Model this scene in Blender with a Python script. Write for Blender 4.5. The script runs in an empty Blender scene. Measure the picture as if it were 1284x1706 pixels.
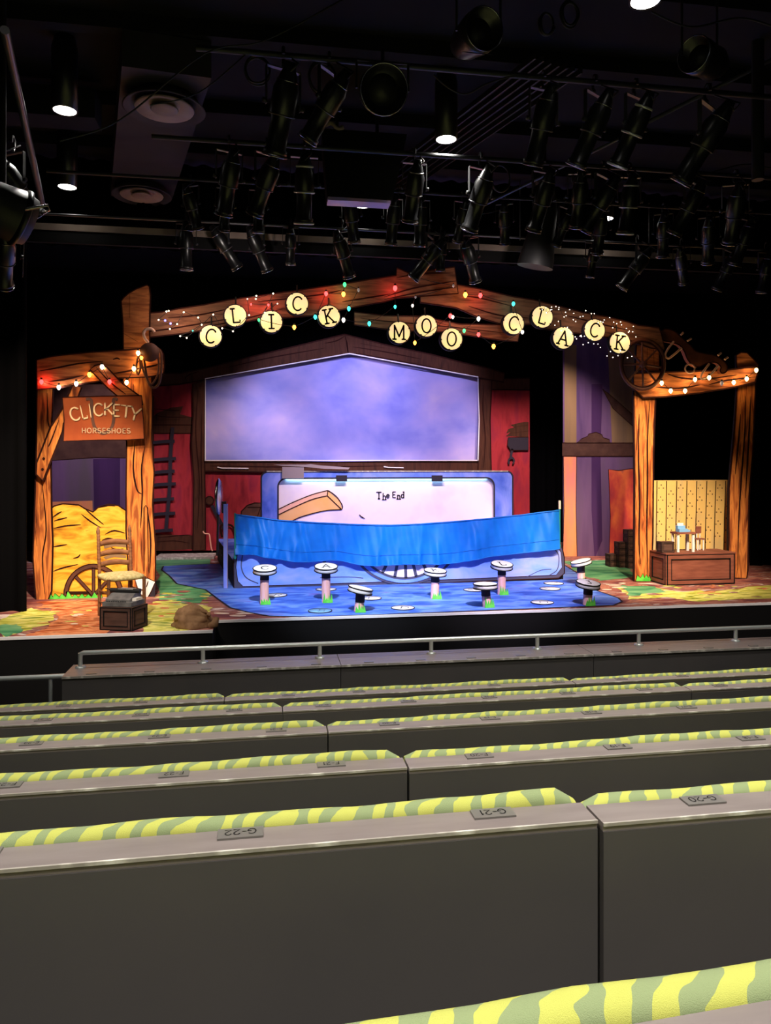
import bpy, bmesh, math, random
from mathutils import Vector, Matrix
from mathutils.geometry import tessellate_polygon
random.seed(7)
PI = math.pi
sc = bpy.context.scene
col = sc.collection

# ---------------------------------------------------------------- camera
EYE = Vector((0, 0, 1.9)); YAW = math.radians(9.0)
FPX, CX, HV = 1232.0, 642.0, 775.0
cam_d = bpy.data.cameras.new('camera'); cam = bpy.data.objects.new('camera', cam_d); col.objects.link(cam)
cam.location = EYE; cam.rotation_euler = (PI/2, 0, -YAW)
cam_d.sensor_fit = 'VERTICAL'; cam_d.sensor_height = 36.0; cam_d.sensor_width = 27.0
cam_d.lens = 36.0*FPX/1706.0; cam_d.shift_y = -(853.0-HV)/1706.0
cam_d.clip_start = 0.05; cam_d.clip_end = 100
sc.camera = cam

# ---------------------------------------------------------------- colour management and world
sc.view_settings.view_transform = 'Standard'; sc.view_settings.look = 'None'
sc.view_settings.exposure = 0.0; sc.view_settings.gamma = 1.0; sc.view_settings.use_curve_mapping = False
w = bpy.data.worlds.new('world'); sc.world = w; w.use_nodes = True
w.node_tree.nodes['Background'].inputs[0].default_value = (0.5, 0.55, 0.7, 1)
w.node_tree.nodes['Background'].inputs[1].default_value = 0.004
try:
    sc.cycles.max_bounces = 6; sc.cycles.sample_clamp_indirect = 3.0
except Exception: pass

# ---------------------------------------------------------------- lamps (bare spots around the lighting grid, apron fill added)
def aim(o, target):
    d = Vector(target)-o.location
    o.rotation_euler = d.to_track_quat('-Z', 'Y').to_euler()
def spot(name, loc, target, color, power, deg, blend=0.5, radius=0.06):
    l = bpy.data.lights.new(name, 'SPOT'); l.energy = power; l.color = color
    l.spot_size = math.radians(deg); l.spot_blend = blend; l.shadow_soft_size = radius
    o = bpy.data.objects.new(name, l); col.objects.link(o); o.location = loc; aim(o, target); return o
AMB = (1.0, 0.62, 0.30)
spot('amber_front_lamp', (-1.2, 5.9, 5.1), (-2.7, 11.1, 0.7), (1, .78, .54), 2400, 30, .7)
spot('amber_front_lamp', (-3.4, 7.4, 5.0), (-2.6, 11.1, 1.3), (1, .76, .50), 900, 38, .8)
spot('amber_front_lamp', (4.4, 5.9, 5.1), (5.9, 11.4, 0.8), (1, .78, .54), 3000, 37, .6)
spot('apron_fill_lamp', (-2.0, 4.6, 5.3), (-2.3, 9.6, 0.1), (1, .86, .68), 1500, 34, .8)  # this and the next spot are fill added to brighten the apron
spot('apron_fill_lamp', (5.2, 4.8, 5.3), (6.2, 10.0, 0.1), (1, .86, .72), 1000, 36, .8)
spot('amber_front_lamp', (6.4, 7.4, 5.0), (5.6, 11.3, 1.2), (1, .70, .42), 1000, 42, .8)
spot('lavender_front_lamp', (0.4, 5.6, 5.1), (1.2, 11.0, 0.15), (.78, .86, 1.0), 2900, 33, .6)
spot('lavender_front_lamp', (3.2, 5.6, 5.1), (3.0, 11.0, 0.15), (.92, .82, 1.0), 2900, 33, .6)
spot('arch_wash_lamp', (-.4, 8.9, 4.45), (-.4, 11.2, 4.1), (1, .86, .80), 34, 95, .8)
spot('arch_wash_lamp', (3.4, 8.9, 4.45), (3.4, 11.2, 4.1), (1, .86, .80), 34, 95, .8)
spot('screen_lamp', (0.6, 11.9, 5.2), (1.3, 16.2, 3.0), (.68, .62, 1.0), 700, 56, .7)
spot('screen_lamp', (3.4, 11.9, 5.2), (2.9, 16.2, 3.0), (.74, .62, 1.0), 650, 56, .7)
spot('panel_lamp', (1.7, 11.7, 4.7), (2.0, 14.0, 1.0), (1.0, .82, .84), 900, 66, .6)
spot('panel_lamp', (3.0, 11.7, 4.7), (2.6, 14.0, 1.0), (1.0, .82, .84), 620, 60, .6)
spot('drop_lamp', (5.0, 12.0, 5.2), (5.8, 14.8, 1.4), (1.0, .78, .70), 1250, 62, .8)
spot('drop_lamp', (-2.6, 12.0, 5.2), (-3.0, 14.8, 1.4), (.9, .75, .85), 650, 48, .8)
spot('barn_lamp', (0.2, 12.2, 5.1), (-.6, 16.0, 1.6), (1.0, .74, .70), 640, 50, .8)
spot('barn_lamp', (4.2, 12.2, 5.1), (4.6, 16.0, 1.6), (1.0, .7, .72), 420, 44, .8)

# ---------------------------------------------------------------- pixel helpers (to measure the photograph)
RX = Vector((math.cos(YAW), -math.sin(YAW), 0)); FW = Vector((math.sin(YAW), math.cos(YAW), 0)); UP = Vector((0, 0, 1))
def ray(u, v): return RX*((u-CX)/FPX)+FW-UP*((v-HV)/FPX)
def onY(u, v, Y):
    r = ray(u, v); return EYE+r*(Y/r.y)
def onZ(u, v, z=0.0):
    r = ray(u, v); return EYE+r*((z-EYE.z)/r.z)

# ---------------------------------------------------------------- materials
MATS = {}
def s2l(c):
    return tuple(((x/255)/12.92 if x/255 <= .04045 else ((x/255+.055)/1.055)**2.4) for x in c)+(1,)
def mat(name, rgb, rough=.6, spec=.3, metal=0, noise=0, nscale=8, rgb2=None, bump=0, stretch=(1,1,1), thr=(.35,.65), emis=None, estr=0, detail=4, distort=0):
    if name in MATS: return MATS[name]
    m = bpy.data.materials.new(name); m.use_nodes = True; MATS[name] = m
    nt = m.node_tree; b = nt.nodes['Principled BSDF']
    b.inputs['Base Color'].default_value = s2l(rgb); b.inputs['Roughness'].default_value = rough
    b.inputs['Specular IOR Level'].default_value = spec; b.inputs['Metallic'].default_value = metal
    if emis:
        b.inputs['Emission Color'].default_value = s2l(emis); b.inputs['Emission Strength'].default_value = estr
    if rgb2 is not None or bump:
        tc = nt.nodes.new('ShaderNodeTexCoord'); mp = nt.nodes.new('ShaderNodeMapping'); mp.inputs['Scale'].default_value = stretch
        nt.links.new(tc.outputs['Object'], mp.inputs['Vector'])
        n = nt.nodes.new('ShaderNodeTexNoise'); n.inputs['Scale'].default_value = nscale; n.inputs['Detail'].default_value = detail
        n.inputs['Distortion'].default_value = distort
        nt.links.new(mp.outputs['Vector'], n.inputs['Vector'])
        if rgb2 is not None:
            r = nt.nodes.new('ShaderNodeValToRGB'); r.color_ramp.elements[0].position = thr[0]; r.color_ramp.elements[1].position = thr[1]
            r.color_ramp.elements[0].color = s2l(rgb); r.color_ramp.elements[1].color = s2l(rgb2)
            nt.links.new(n.outputs['Fac'], r.inputs['Fac']); nt.links.new(r.outputs['Color'], b.inputs['Base Color'])
            if emis:
                nt.links.new(r.outputs['Color'], b.inputs['Emission Color'])
        if bump:
            bp = nt.nodes.new('ShaderNodeBump'); bp.inputs['Strength'].default_value = bump; bp.inputs['Distance'].default_value = .01
            nt.links.new(n.outputs['Fac'], bp.inputs['Height']); nt.links.new(bp.outputs['Normal'], b.inputs['Normal'])
    return m
def multi(name, cols, scale, stretch=(1,1,1), rough=.8, distort=0, detail=4, bands=None, spec=.15):
    """several flat paint colours chosen by noise"""
    m = bpy.data.materials.new(name); m.use_nodes = True; MATS[name] = m
    nt = m.node_tree; b = nt.nodes['Principled BSDF']; b.inputs['Roughness'].default_value = rough; b.inputs['Specular IOR Level'].default_value = spec
    tc = nt.nodes.new('ShaderNodeTexCoord'); mp = nt.nodes.new('ShaderNodeMapping'); mp.inputs['Scale'].default_value = stretch
    n = nt.nodes.new('ShaderNodeTexNoise'); n.inputs['Scale'].default_value = scale; n.inputs['Detail'].default_value = detail; n.inputs['Distortion'].default_value = distort
    r = nt.nodes.new('ShaderNodeValToRGB')
    nt.links.new(tc.outputs['Object'], mp.inputs['Vector']); nt.links.new(mp.outputs['Vector'], n.inputs['Vector'])
    nt.links.new(n.outputs['Fac'], r.inputs['Fac']); nt.links.new(r.outputs['Color'], b.inputs['Base Color'])
    el = r.color_ramp.elements
    while len(el) < len(cols): el.new(.5)
    for i, (p, c) in enumerate(cols):
        el[i].position = p; el[i].color = s2l(c)
    return m
def M(n): return MATS[n]

LINE = mat('outline_paint', (46, 20, 16), .8, .1)
mat('black_paint', (14, 13, 15), .7, .2)
multi('post_wood', [(.30, (96, 48, 28)), (.43, (172, 92, 46)), (.54, (224, 138, 68)), (.66, (150, 80, 42))], 2.2, (6, 6, .7), distort=.6)
multi('beam_wood', [(.30, (104, 56, 34)), (.45, (160, 96, 58)), (.56, (196, 124, 74)), (.70, (140, 84, 52))], 2.2, (.8, 6, 6), distort=.6)
multi('arch_wood', [(.30, (74, 50, 40)), (.45, (112, 78, 58)), (.56, (134, 94, 70)), (.70, (98, 68, 54))], 2.2, (.8, 6, 6), distort=.6)
multi('barn_wood', [(.30, (52, 32, 24)), (.5, (80, 48, 34)), (.7, (62, 38, 28))], 2.2, (4, 4, .7), distort=.5)
multi('barn_red', [(.30, (122, 30, 42)), (.5, (166, 48, 56)), (.7, (134, 38, 60))], 1.6, (3, 3, .8), distort=.4)
multi('hay_paint', [(.28, (150, 96, 26)), (.45, (222, 156, 44)), (.6, (246, 186, 70)), (.75, (190, 128, 40))], 2.5, (1, 1, 3.5), distort=.8)
multi('sky_paint', [(.25, (124, 130, 220)), (.45, (160, 160, 232)), (.6, (182, 172, 236)), (.75, (206, 190, 238))], 1.0, (1, 1, 1.3), distort=.25)
multi('truck_blue', [(.3, (92, 130, 232)), (.5, (122, 154, 242)), (.7, (156, 166, 244))], 1.6, (1, 1, 2), distort=.7)
mat('truck_grey', (70, 68, 92), .7, .2)
multi('frame_blue', [(.3, (76, 104, 214)), (.5, (110, 134, 236)), (.7, (146, 156, 244))], 2.0, (1.4, 1, .8), distort=.7)
multi('pale_panel', [(.3, (226, 206, 238)), (.5, (246, 226, 236)), (.7, (250, 222, 214))], 1.2)
multi('purple_drop', [(.3, (78, 58, 100)), (.5, (112, 84, 124)), (.7, (100, 86, 100))], 1.0, (2, 1, .3), rough=.95)
multi('purple_dark_drop', [(.3, (52, 34, 70)), (.6, (74, 46, 92))], 1.0, (3, 1, .3), rough=.95)
multi('tan_drop', [(.3, (112, 92, 76)), (.6, (140, 112, 84))], 1.2, (3, 1, .3), rough=.95)
multi('peach_drop', [(.3, (226, 130, 96)), (.5, (244, 160, 106)), (.7, (236, 140, 130))], 1.4, (3, 1, .5), rough=.95)
multi('red_drop', [(.3, (150, 52, 66)), (.45, (196, 70, 62)), (.62, (232, 116, 66)), (.75, (130, 60, 84))], 1.3, (2, 1, 1), rough=.95)
mat('brown_drop', (74, 50, 46), .95, .1, rgb2=(88, 62, 54), nscale=6)
mat('satin_blue', (8, 100, 196), .45, .35, rgb2=(14, 110, 206), nscale=5)
mat('satin_hem', (6, 100, 190), .5, .3)
multi('pond_paint', [(.30, (44, 70, 178)), (.46, (66, 106, 212)), (.58, (110, 150, 232)), (.70, (112, 98, 206))], 2.0, (1, 2.6, 1), rough=.55, distort=.8, spec=.3)
multi('ground_paint', [(.30, (104, 60, 70)), (.45, (140, 78, 74)), (.51, (184, 124, 104)), (.58, (128, 78, 78)), (.66, (226, 206, 200))], 1.8, (1, 2.6, 1), rough=.6, distort=1.2)
multi('ground_green', [(.30, (50, 120, 84)), (.5, (94, 160, 112)), (.7, (132, 182, 130))], 2.0, (1, 2.5, 1), rough=.6, distort=.8)
multi('ground_lime', [(.30, (120, 132, 44)), (.44, (196, 196, 80)), (.56, (238, 230, 136)), (.68, (130, 150, 60))], 2.6, (1, 2.8, 1), rough=.6, distort=1.0)
multi('ground_orange', [(.30, (116, 52, 34)), (.44, (196, 96, 56)), (.56, (240, 160, 112)), (.66, (150, 72, 46))], 2.8, (1, 2.8, 1), rough=.6, distort=1.0)
mat('white_paint', (236, 232, 236), .6, .3)
mat('cream_paint', (238, 214, 196), .6, .3)
mat('pink_paper', (236, 186, 196), .7, .2, rgb2=(232, 170, 150), nscale=3, stretch=(6,6,1))
mat('grass_green', (70, 190, 60), .7, .2, rgb2=(110, 214, 80), nscale=10)
mat('charcoal_paint', (44, 38, 50), .7, .2)
mat('black_cloth', (4, 4, 6), .95, .05, bump=.3, nscale=3, stretch=(6, 6, .3))
mat('ceiling_black', (27, 27, 30), .85, .2, rgb2=(34, 33, 38), nscale=.7)
mat('duct_grey', (46, 44, 50), .6, .3, rgb2=(58, 54, 62), nscale=1.2)
mat('room_black', (20, 20, 22), .9, .1)
mat('fixture_black', (20, 20, 22), .32, .6)
mat('fixture_dark', (30, 30, 32), .5, .5)
mat('hood_cloth', (22, 22, 22), .9, .05)
mat('duct_pale', (150, 134, 140), .6, .3)
mat('steel', (150, 150, 156), .25, .5, metal=1)
mat('pipe_grey', (96, 96, 100), .35, .5, metal=.5)
mat('rail_metal', (214, 218, 216), .35, .5, metal=.55)
mat('bench_grey', (84, 80, 80), .55, .3, rgb2=(89, 84, 83), nscale=2)
mat('ledge_laminate', (126, 115, 113), .40, .4, rgb2=(138, 127, 124), nscale=4, stretch=(1, 6, 1), bump=.02)
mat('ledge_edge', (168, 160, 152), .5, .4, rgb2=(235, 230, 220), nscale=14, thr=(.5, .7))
mat('plate_metal', (128, 124, 120), .35, .5, metal=.3)
mat('plate_text', (30, 28, 28), .6, .2)
mat('carpet_dark', (38, 37, 40), .95, .1)
mat('wall_yellow', (246, 206, 124), .7, .2, rgb2=(206, 182, 140), nscale=1.6, stretch=(2.5, 1, .8), thr=(.5, .75))
mat('trunk_wood', (138, 82, 66), .6, .3, rgb2=(112, 62, 50), nscale=3, stretch=(1, 1, 8))
mat('crate_wood', (92, 66, 58), .7, .2, rgb2=(70, 50, 44), nscale=4, stretch=(1, 1, 6))
mat('chair_wood', (138, 92, 60), .55, .3, rgb2=(110, 70, 48), nscale=8, stretch=(1, 1, 3))
mat('rush_seat', (232, 216, 160), .8, .2, rgb2=(196, 176, 120), nscale=30, bump=.6)
mat('grey_machine', (120, 118, 118), .45, .4, rgb2=(92, 90, 92), nscale=12)
mat('burlap', (158, 122, 92), .95, .1, rgb2=(128, 96, 70), nscale=12, bump=.6)
mat('sign_paint', (150, 66, 34), .7, .2, rgb2=(176, 88, 44), nscale=2.2)
mat('sign_text', (250, 214, 170), .7, .2)
mat('sign_text_dim', (206, 170, 136), .7, .2)
mat('iron_brown', (70, 40, 32), .6, .4, rgb2=(98, 56, 40), nscale=6)
mat('rope_pale', (196, 160, 140), .7, .2)
mat('yoke_wood', (92, 50, 34), .6, .3, rgb2=(120, 68, 42), nscale=5)
mat('rope_brown', (100, 66, 50), .8, .2)
mat('board_orange', (244, 176, 104), .7, .2, rgb2=(250, 190, 130), nscale=2)
mat('board_pink', (250, 186, 160), .7, .2)
mat('mini_white', (232, 226, 222), .5, .3)
mat('blue_machine', (120, 170, 214), .5, .3)
mat('green_pole', (40, 130, 120), .5, .3)
mat('wire_dark', (24, 26, 22), .6, .3)
mat('header_tan', (168, 150, 136), .5, .4, rgb2=(128, 110, 102), nscale=1.5)
mat('underside_glow_paint', (190, 150, 190), .35, .5, rgb2=(150, 140, 210), nscale=5)  # pinkish colour stands in for stage light caught by the projector's underside
mat('glow_face', (255, 212, 160), .6, .2, rgb2=(255, 232, 150), nscale=5, emis=(255, 225, 140), estr=.95, thr=(.4, .6))
mat('downlight_lens', (255, 255, 250), .5, .2, emis=(255, 250, 240), estr=9)
mat('led_strip', (200, 240, 255), .5, .2, emis=(120, 230, 255), estr=6)
BULB = {}
def bulbmat(key, c, s=14):
    if key not in BULB: BULB[key] = mat('bulb_'+key, c, .3, .5, emis=c, estr=s)
    return BULB[key]
bulbmat('red', (255, 60, 60), 6); bulbmat('orange', (255, 150, 50), 9); bulbmat('teal', (60, 220, 200), 3); bulbmat('green', (60, 220, 120), 3)
bulbmat('warm', (255, 210, 130), 10); bulbmat('white', (255, 240, 220), 5); bulbmat('dull', (170, 160, 160), .3); bulbmat('blue', (110, 110, 255), 6)

def fabric(name):
    m = bpy.data.materials.new(name); m.use_nodes = True; MATS[name] = m
    nt = m.node_tree; b = nt.nodes['Principled BSDF']; b.inputs['Roughness'].default_value = .95; b.inputs['Specular IOR Level'].default_value = .1
    tc = nt.nodes.new('ShaderNodeTexCoord'); mp = nt.nodes.new('ShaderNodeMapping'); mp.inputs['Scale'].default_value = (1, 1.2, .6); mp.inputs['Rotation'].default_value = (0, .5, .5)
    w_ = nt.nodes.new('ShaderNodeTexWave'); w_.inputs['Scale'].default_value = 6.5; w_.inputs['Distortion'].default_value = 4.5; w_.inputs['Detail'].default_value = 2.0; w_.inputs['Detail Scale'].default_value = 1.7
    v = nt.nodes.new('ShaderNodeTexNoise'); v.inputs['Scale'].default_value = 16; v.inputs['Detail'].default_value = 1
    r = nt.nodes.new('ShaderNodeValToRGB'); r.color_ramp.interpolation = 'CONSTANT'
    e = r.color_ramp.elements; e[0].position = 0; e[0].color = s2l((146, 160, 116)); e[1].position = .49; e[1].color = s2l((196, 198, 100))
    mx = nt.nodes.new('ShaderNodeMix'); mx.inputs[0].default_value = .5
    nt.links.new(tc.outputs['Object'], mp.inputs['Vector']); nt.links.new(mp.outputs['Vector'], w_.inputs['Vector']); nt.links.new(tc.outputs['Object'], v.inputs['Vector'])
    nt.links.new(w_.outputs['Fac'], mx.inputs[2]); nt.links.new(v.outputs['Fac'], mx.inputs[3]); nt.links.new(mx.outputs[0], r.inputs['Fac'])
    nt.links.new(r.outputs['Color'], b.inputs['Base Color'])
    f = nt.nodes.new('ShaderNodeTexNoise'); f.inputs['Scale'].default_value = 900
    bp = nt.nodes.new('ShaderNodeBump'); bp.inputs['Strength'].default_value = .5; bp.inputs['Distance'].default_value = .002
    nt.links.new(tc.outputs['Object'], f.inputs['Vector']); nt.links.new(f.outputs['Fac'], bp.inputs['Height']); nt.links.new(bp.outputs['Normal'], b.inputs['Normal'])
fabric('lime_fabric')

# ---------------------------------------------------------------- mesh collector
class MB:
    def __init__(s): s.v = []; s.f = []; s.fm = []; s.mats = []; s.sm = []
    def mi(s, m):
        if isinstance(m, str): m = MATS[m]
        if m not in s.mats: s.mats.append(m)
        return s.mats.index(m)
    def add(s, vs, fs, m, smooth=False):
        n = len(s.v); k = s.mi(m); s.v += [Vector(p) for p in vs]
        for f in fs: s.f.append([n+i for i in f]); s.fm.append(k); s.sm.append(smooth)
        return s
    def box(s, lo, hi, m):
        x0, y0, z0 = lo; x1, y1, z1 = hi
        return s.add([(x0,y0,z0),(x1,y0,z0),(x1,y1,z0),(x0,y1,z0),(x0,y0,z1),(x1,y0,z1),(x1,y1,z1),(x0,y1,z1)],
              [(0,3,2,1),(4,5,6,7),(0,1,5,4),(1,2,6,5),(2,3,7,6),(3,0,4,7)], m)
    def obox(s, o, ax, ay, az, m):
        o, ax, ay, az = map(Vector, (o, ax, ay, az))
        return s.add([o, o+ax, o+ax+ay, o+ay, o+az, o+ax+az, o+ax+ay+az, o+ay+az],
              [(0,3,2,1),(4,5,6,7),(0,1,5,4),(1,2,6,5),(2,3,7,6),(3,0,4,7)], m)
    def prism(s, pts, n, t, m, side=None):
        """pts: 3D loop; extruded by n*t; first loop is the front"""
        pts = [Vector(p) for p in pts]; n = Vector(n)
        tri = [list(q) for q in tessellate_polygon([pts])]
        if t == 0: return s.add(pts, tri, m)
        k = len(pts)
        s.add(pts+[p+n*t for p in pts], tri+[[i+k for i in reversed(q)] for q in tri], m)
        s.add(pts+[p+n*t for p in pts], [(i, (i+1) % k, (i+1) % k+k, i+k) for i in range(k)], side or m)
        return s
    def tube(s, pts, r, m, seg=8, closed=False, caps=True):
        pts = [Vector(p) for p in pts]; n = len(pts); rr = r if isinstance(r, (list, tuple)) else [r]*n
        vs = []; fs = []; ref = None
        for i, p in enumerate(pts):
            if closed: d = pts[(i+1) % n]-pts[i-1]
            else: d = pts[min(i+1, n-1)]-pts[max(i-1, 0)]
            if d.length < 1e-9: d = Vector((0,0,1))
            d.normalize()
            if ref is None: ref = d.orthogonal().normalized()
            else:
                ref = ref-d*ref.dot(d)
                ref = ref.normalized() if ref.length > 1e-6 else d.orthogonal().normalized()
            b = d.cross(ref)
            for k in range(seg):
                a = 2*PI*k/seg; vs.append(p+(ref*math.cos(a)+b*math.sin(a))*rr[i])
        m_ = n if closed else n-1
        for i in range(m_):
            for k in range(seg):
                a = i*seg+k; b_ = i*seg+(k+1) % seg; c = ((i+1) % n)*seg+(k+1) % seg; d_ = ((i+1) % n)*seg+k
                fs.append((a, b_, c, d_))
        s.add(vs, fs, m, True)
        if caps and not closed:
            s.add(vs[:seg], [list(reversed(range(seg)))], m); s.add(vs[-seg:], [list(range(seg))], m)
        return s
    def lathe(s, prof, m, o=(0,0,0), axis=(0,0,1), seg=24, smooth=True):
        """prof: (radius, height) list"""
        ax = Vector(axis).normalized(); u = ax.orthogonal().normalized(); w_ = ax.cross(u); o = Vector(o)
        vs = []; fs = []
        for r, h in prof:
            for k in range(seg):
                a = 2*PI*k/seg; vs.append(o+ax*h+(u*math.cos(a)+w_*math.sin(a))*r)
        for i in range(len(prof)-1):
            for k in range(seg):
                fs.append((i*seg+k, i*seg+(k+1) % seg, (i+1)*seg+(k+1) % seg, (i+1)*seg+k))
        s.add(vs, fs, m, smooth)
        s.add(vs[:seg], [list(reversed(range(seg)))], m); s.add(vs[-seg:], [list(range(seg))], m)
        return s
    def build(s, name, parent=None, smooth=None):
        me = bpy.data.meshes.new(name); off = world_of(parent) if parent else Vector((0,0,0))
        me.from_pydata([tuple(p-off) for p in s.v], [], s.f)
        for m in s.mats: me.materials.append(m)
        for i, p in enumerate(me.polygons): p.material_index = s.fm[i]; p.use_smooth = s.sm[i]
        me.update()
        o = bpy.data.objects.new(name, me); col.objects.link(o)
        if parent: o.parent = parent
        return o
def world_of(o):
    v = Vector((0,0,0))
    while o: v += Vector(o.location); o = o.parent
    return v
def tag(o, label=None, cat=None, group=None, kind=None):
    if label: o['label'] = label
    if cat: o['category'] = cat
    if group: o['group'] = group
    if kind: o['kind'] = kind
    return o
def thing(name, label, cat, loc=(0,0,0), group=None):
    o = bpy.data.objects.new(name, None); col.objects.link(o); o.location = loc; o.empty_display_size = .1
    return tag(o, label, cat, group)
def copy_tree(o, parent=None):
    c = o.copy(); col.objects.link(c); c.parent = parent
    for ch in list(o.children): copy_tree(ch, c)
    return c
def struct(o): return tag(o, kind='structure')

# ---------------------------------------------------------------- 2D strokes and letters
def cat_rom(p, sub=6, closed=False):
    n = len(p)
    if n < 3: return list(p)
    out = []; rng = n if closed else n-1
    for i in range(rng):
        a = p[(i-1) % n] if closed or i > 0 else p[0]; b = p[i]; c = p[(i+1) % n]; d = p[(i+2) % n] if closed or i+2 < n else p[-1]
        for k in range(sub):
            t = k/sub
            out.append(tuple(.5*((2*b[j])+(-a[j]+c[j])*t+(2*a[j]-5*b[j]+4*c[j]-d[j])*t*t+(-a[j]+3*b[j]-3*c[j]+d[j])*t**3) for j in range(2)))
    if not closed: out.append(tuple(p[-1]))
    return out
def ribbon2d(p, wd, taper=False, closed=False):
    n = len(p); L = []; R_ = []
    for i in range(n):
        if closed: dx, dy = p[(i+1) % n][0]-p[i-1][0], p[(i+1) % n][1]-p[i-1][1]
        else: dx, dy = p[min(i+1, n-1)][0]-p[max(i-1, 0)][0], p[min(i+1, n-1)][1]-p[max(i-1, 0)][1]
        l = math.hypot(dx, dy) or 1; nx, ny = -dy/l, dx/l
        w_ = wd/2
        if taper: w_ *= .25+.75*math.sin(PI*min(1, max(0, i/(n-1))))
        L.append((p[i][0]+nx*w_, p[i][1]+ny*w_)); R_.append((p[i][0]-nx*w_, p[i][1]-ny*w_))
    vs = L+R_; fs = [(i, i+1, n+i+1, n+i) for i in range(n-1)]
    if closed: fs.append((n-1, 0, n, 2*n-1))
    return vs, fs
class Flat:
    """a scenery flat in the plane y = Y; drawn in photograph pixels, painted layers 3 mm apart towards the house"""
    def __init__(s, Y, th=.05, mb=None): s.Y = Y; s.th = th; s.mb = mb or MB()
    def P(s, u, v, lay=0): 
        p = onY(u, v, s.Y); return Vector((p.x, s.Y-.003*lay, p.z))
    def poly(s, pts, m, out=2.2, smooth=False, th=None, lay=0, om=None, side=None):
        if smooth: pts = cat_rom(pts, 5, True)
        s.mb.prism([s.P(u, v, lay) for u, v in pts], (0, 1, 0), s.th if th is None else th, m, side or 'black_paint')
        if out: s.stroke(pts, out, om or LINE, lay+2, closed=True, sub=0)
        return s
    def patch(s, pts, m, lay=1, smooth=False, out=0):
        if smooth: pts = cat_rom(pts, 5, True)
        s.mb.prism([s.P(u, v, lay) for u, v in pts], (0, 1, 0), 0, m)
        if out: s.stroke(pts, out, LINE, lay+1, closed=True, sub=0)
        return s
    def stroke(s, pts, wd, m, lay=2, taper=False, closed=False, sub=5):
        if sub: pts = cat_rom(pts, sub, closed)
        vs, fs = ribbon2d(pts, wd, taper, closed)
        s.mb.add([s.P(u, v, lay) for u, v in vs], fs, m); return s
def arc(cx, cy, rx, ry, a0, a1, n=12):
    return [(cx+rx*math.cos(math.radians(a0+(a1-a0)*i/n)), cy+ry*math.sin(math.radians(a0+(a1-a0)*i/n))) for i in range(n+1)]
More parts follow.
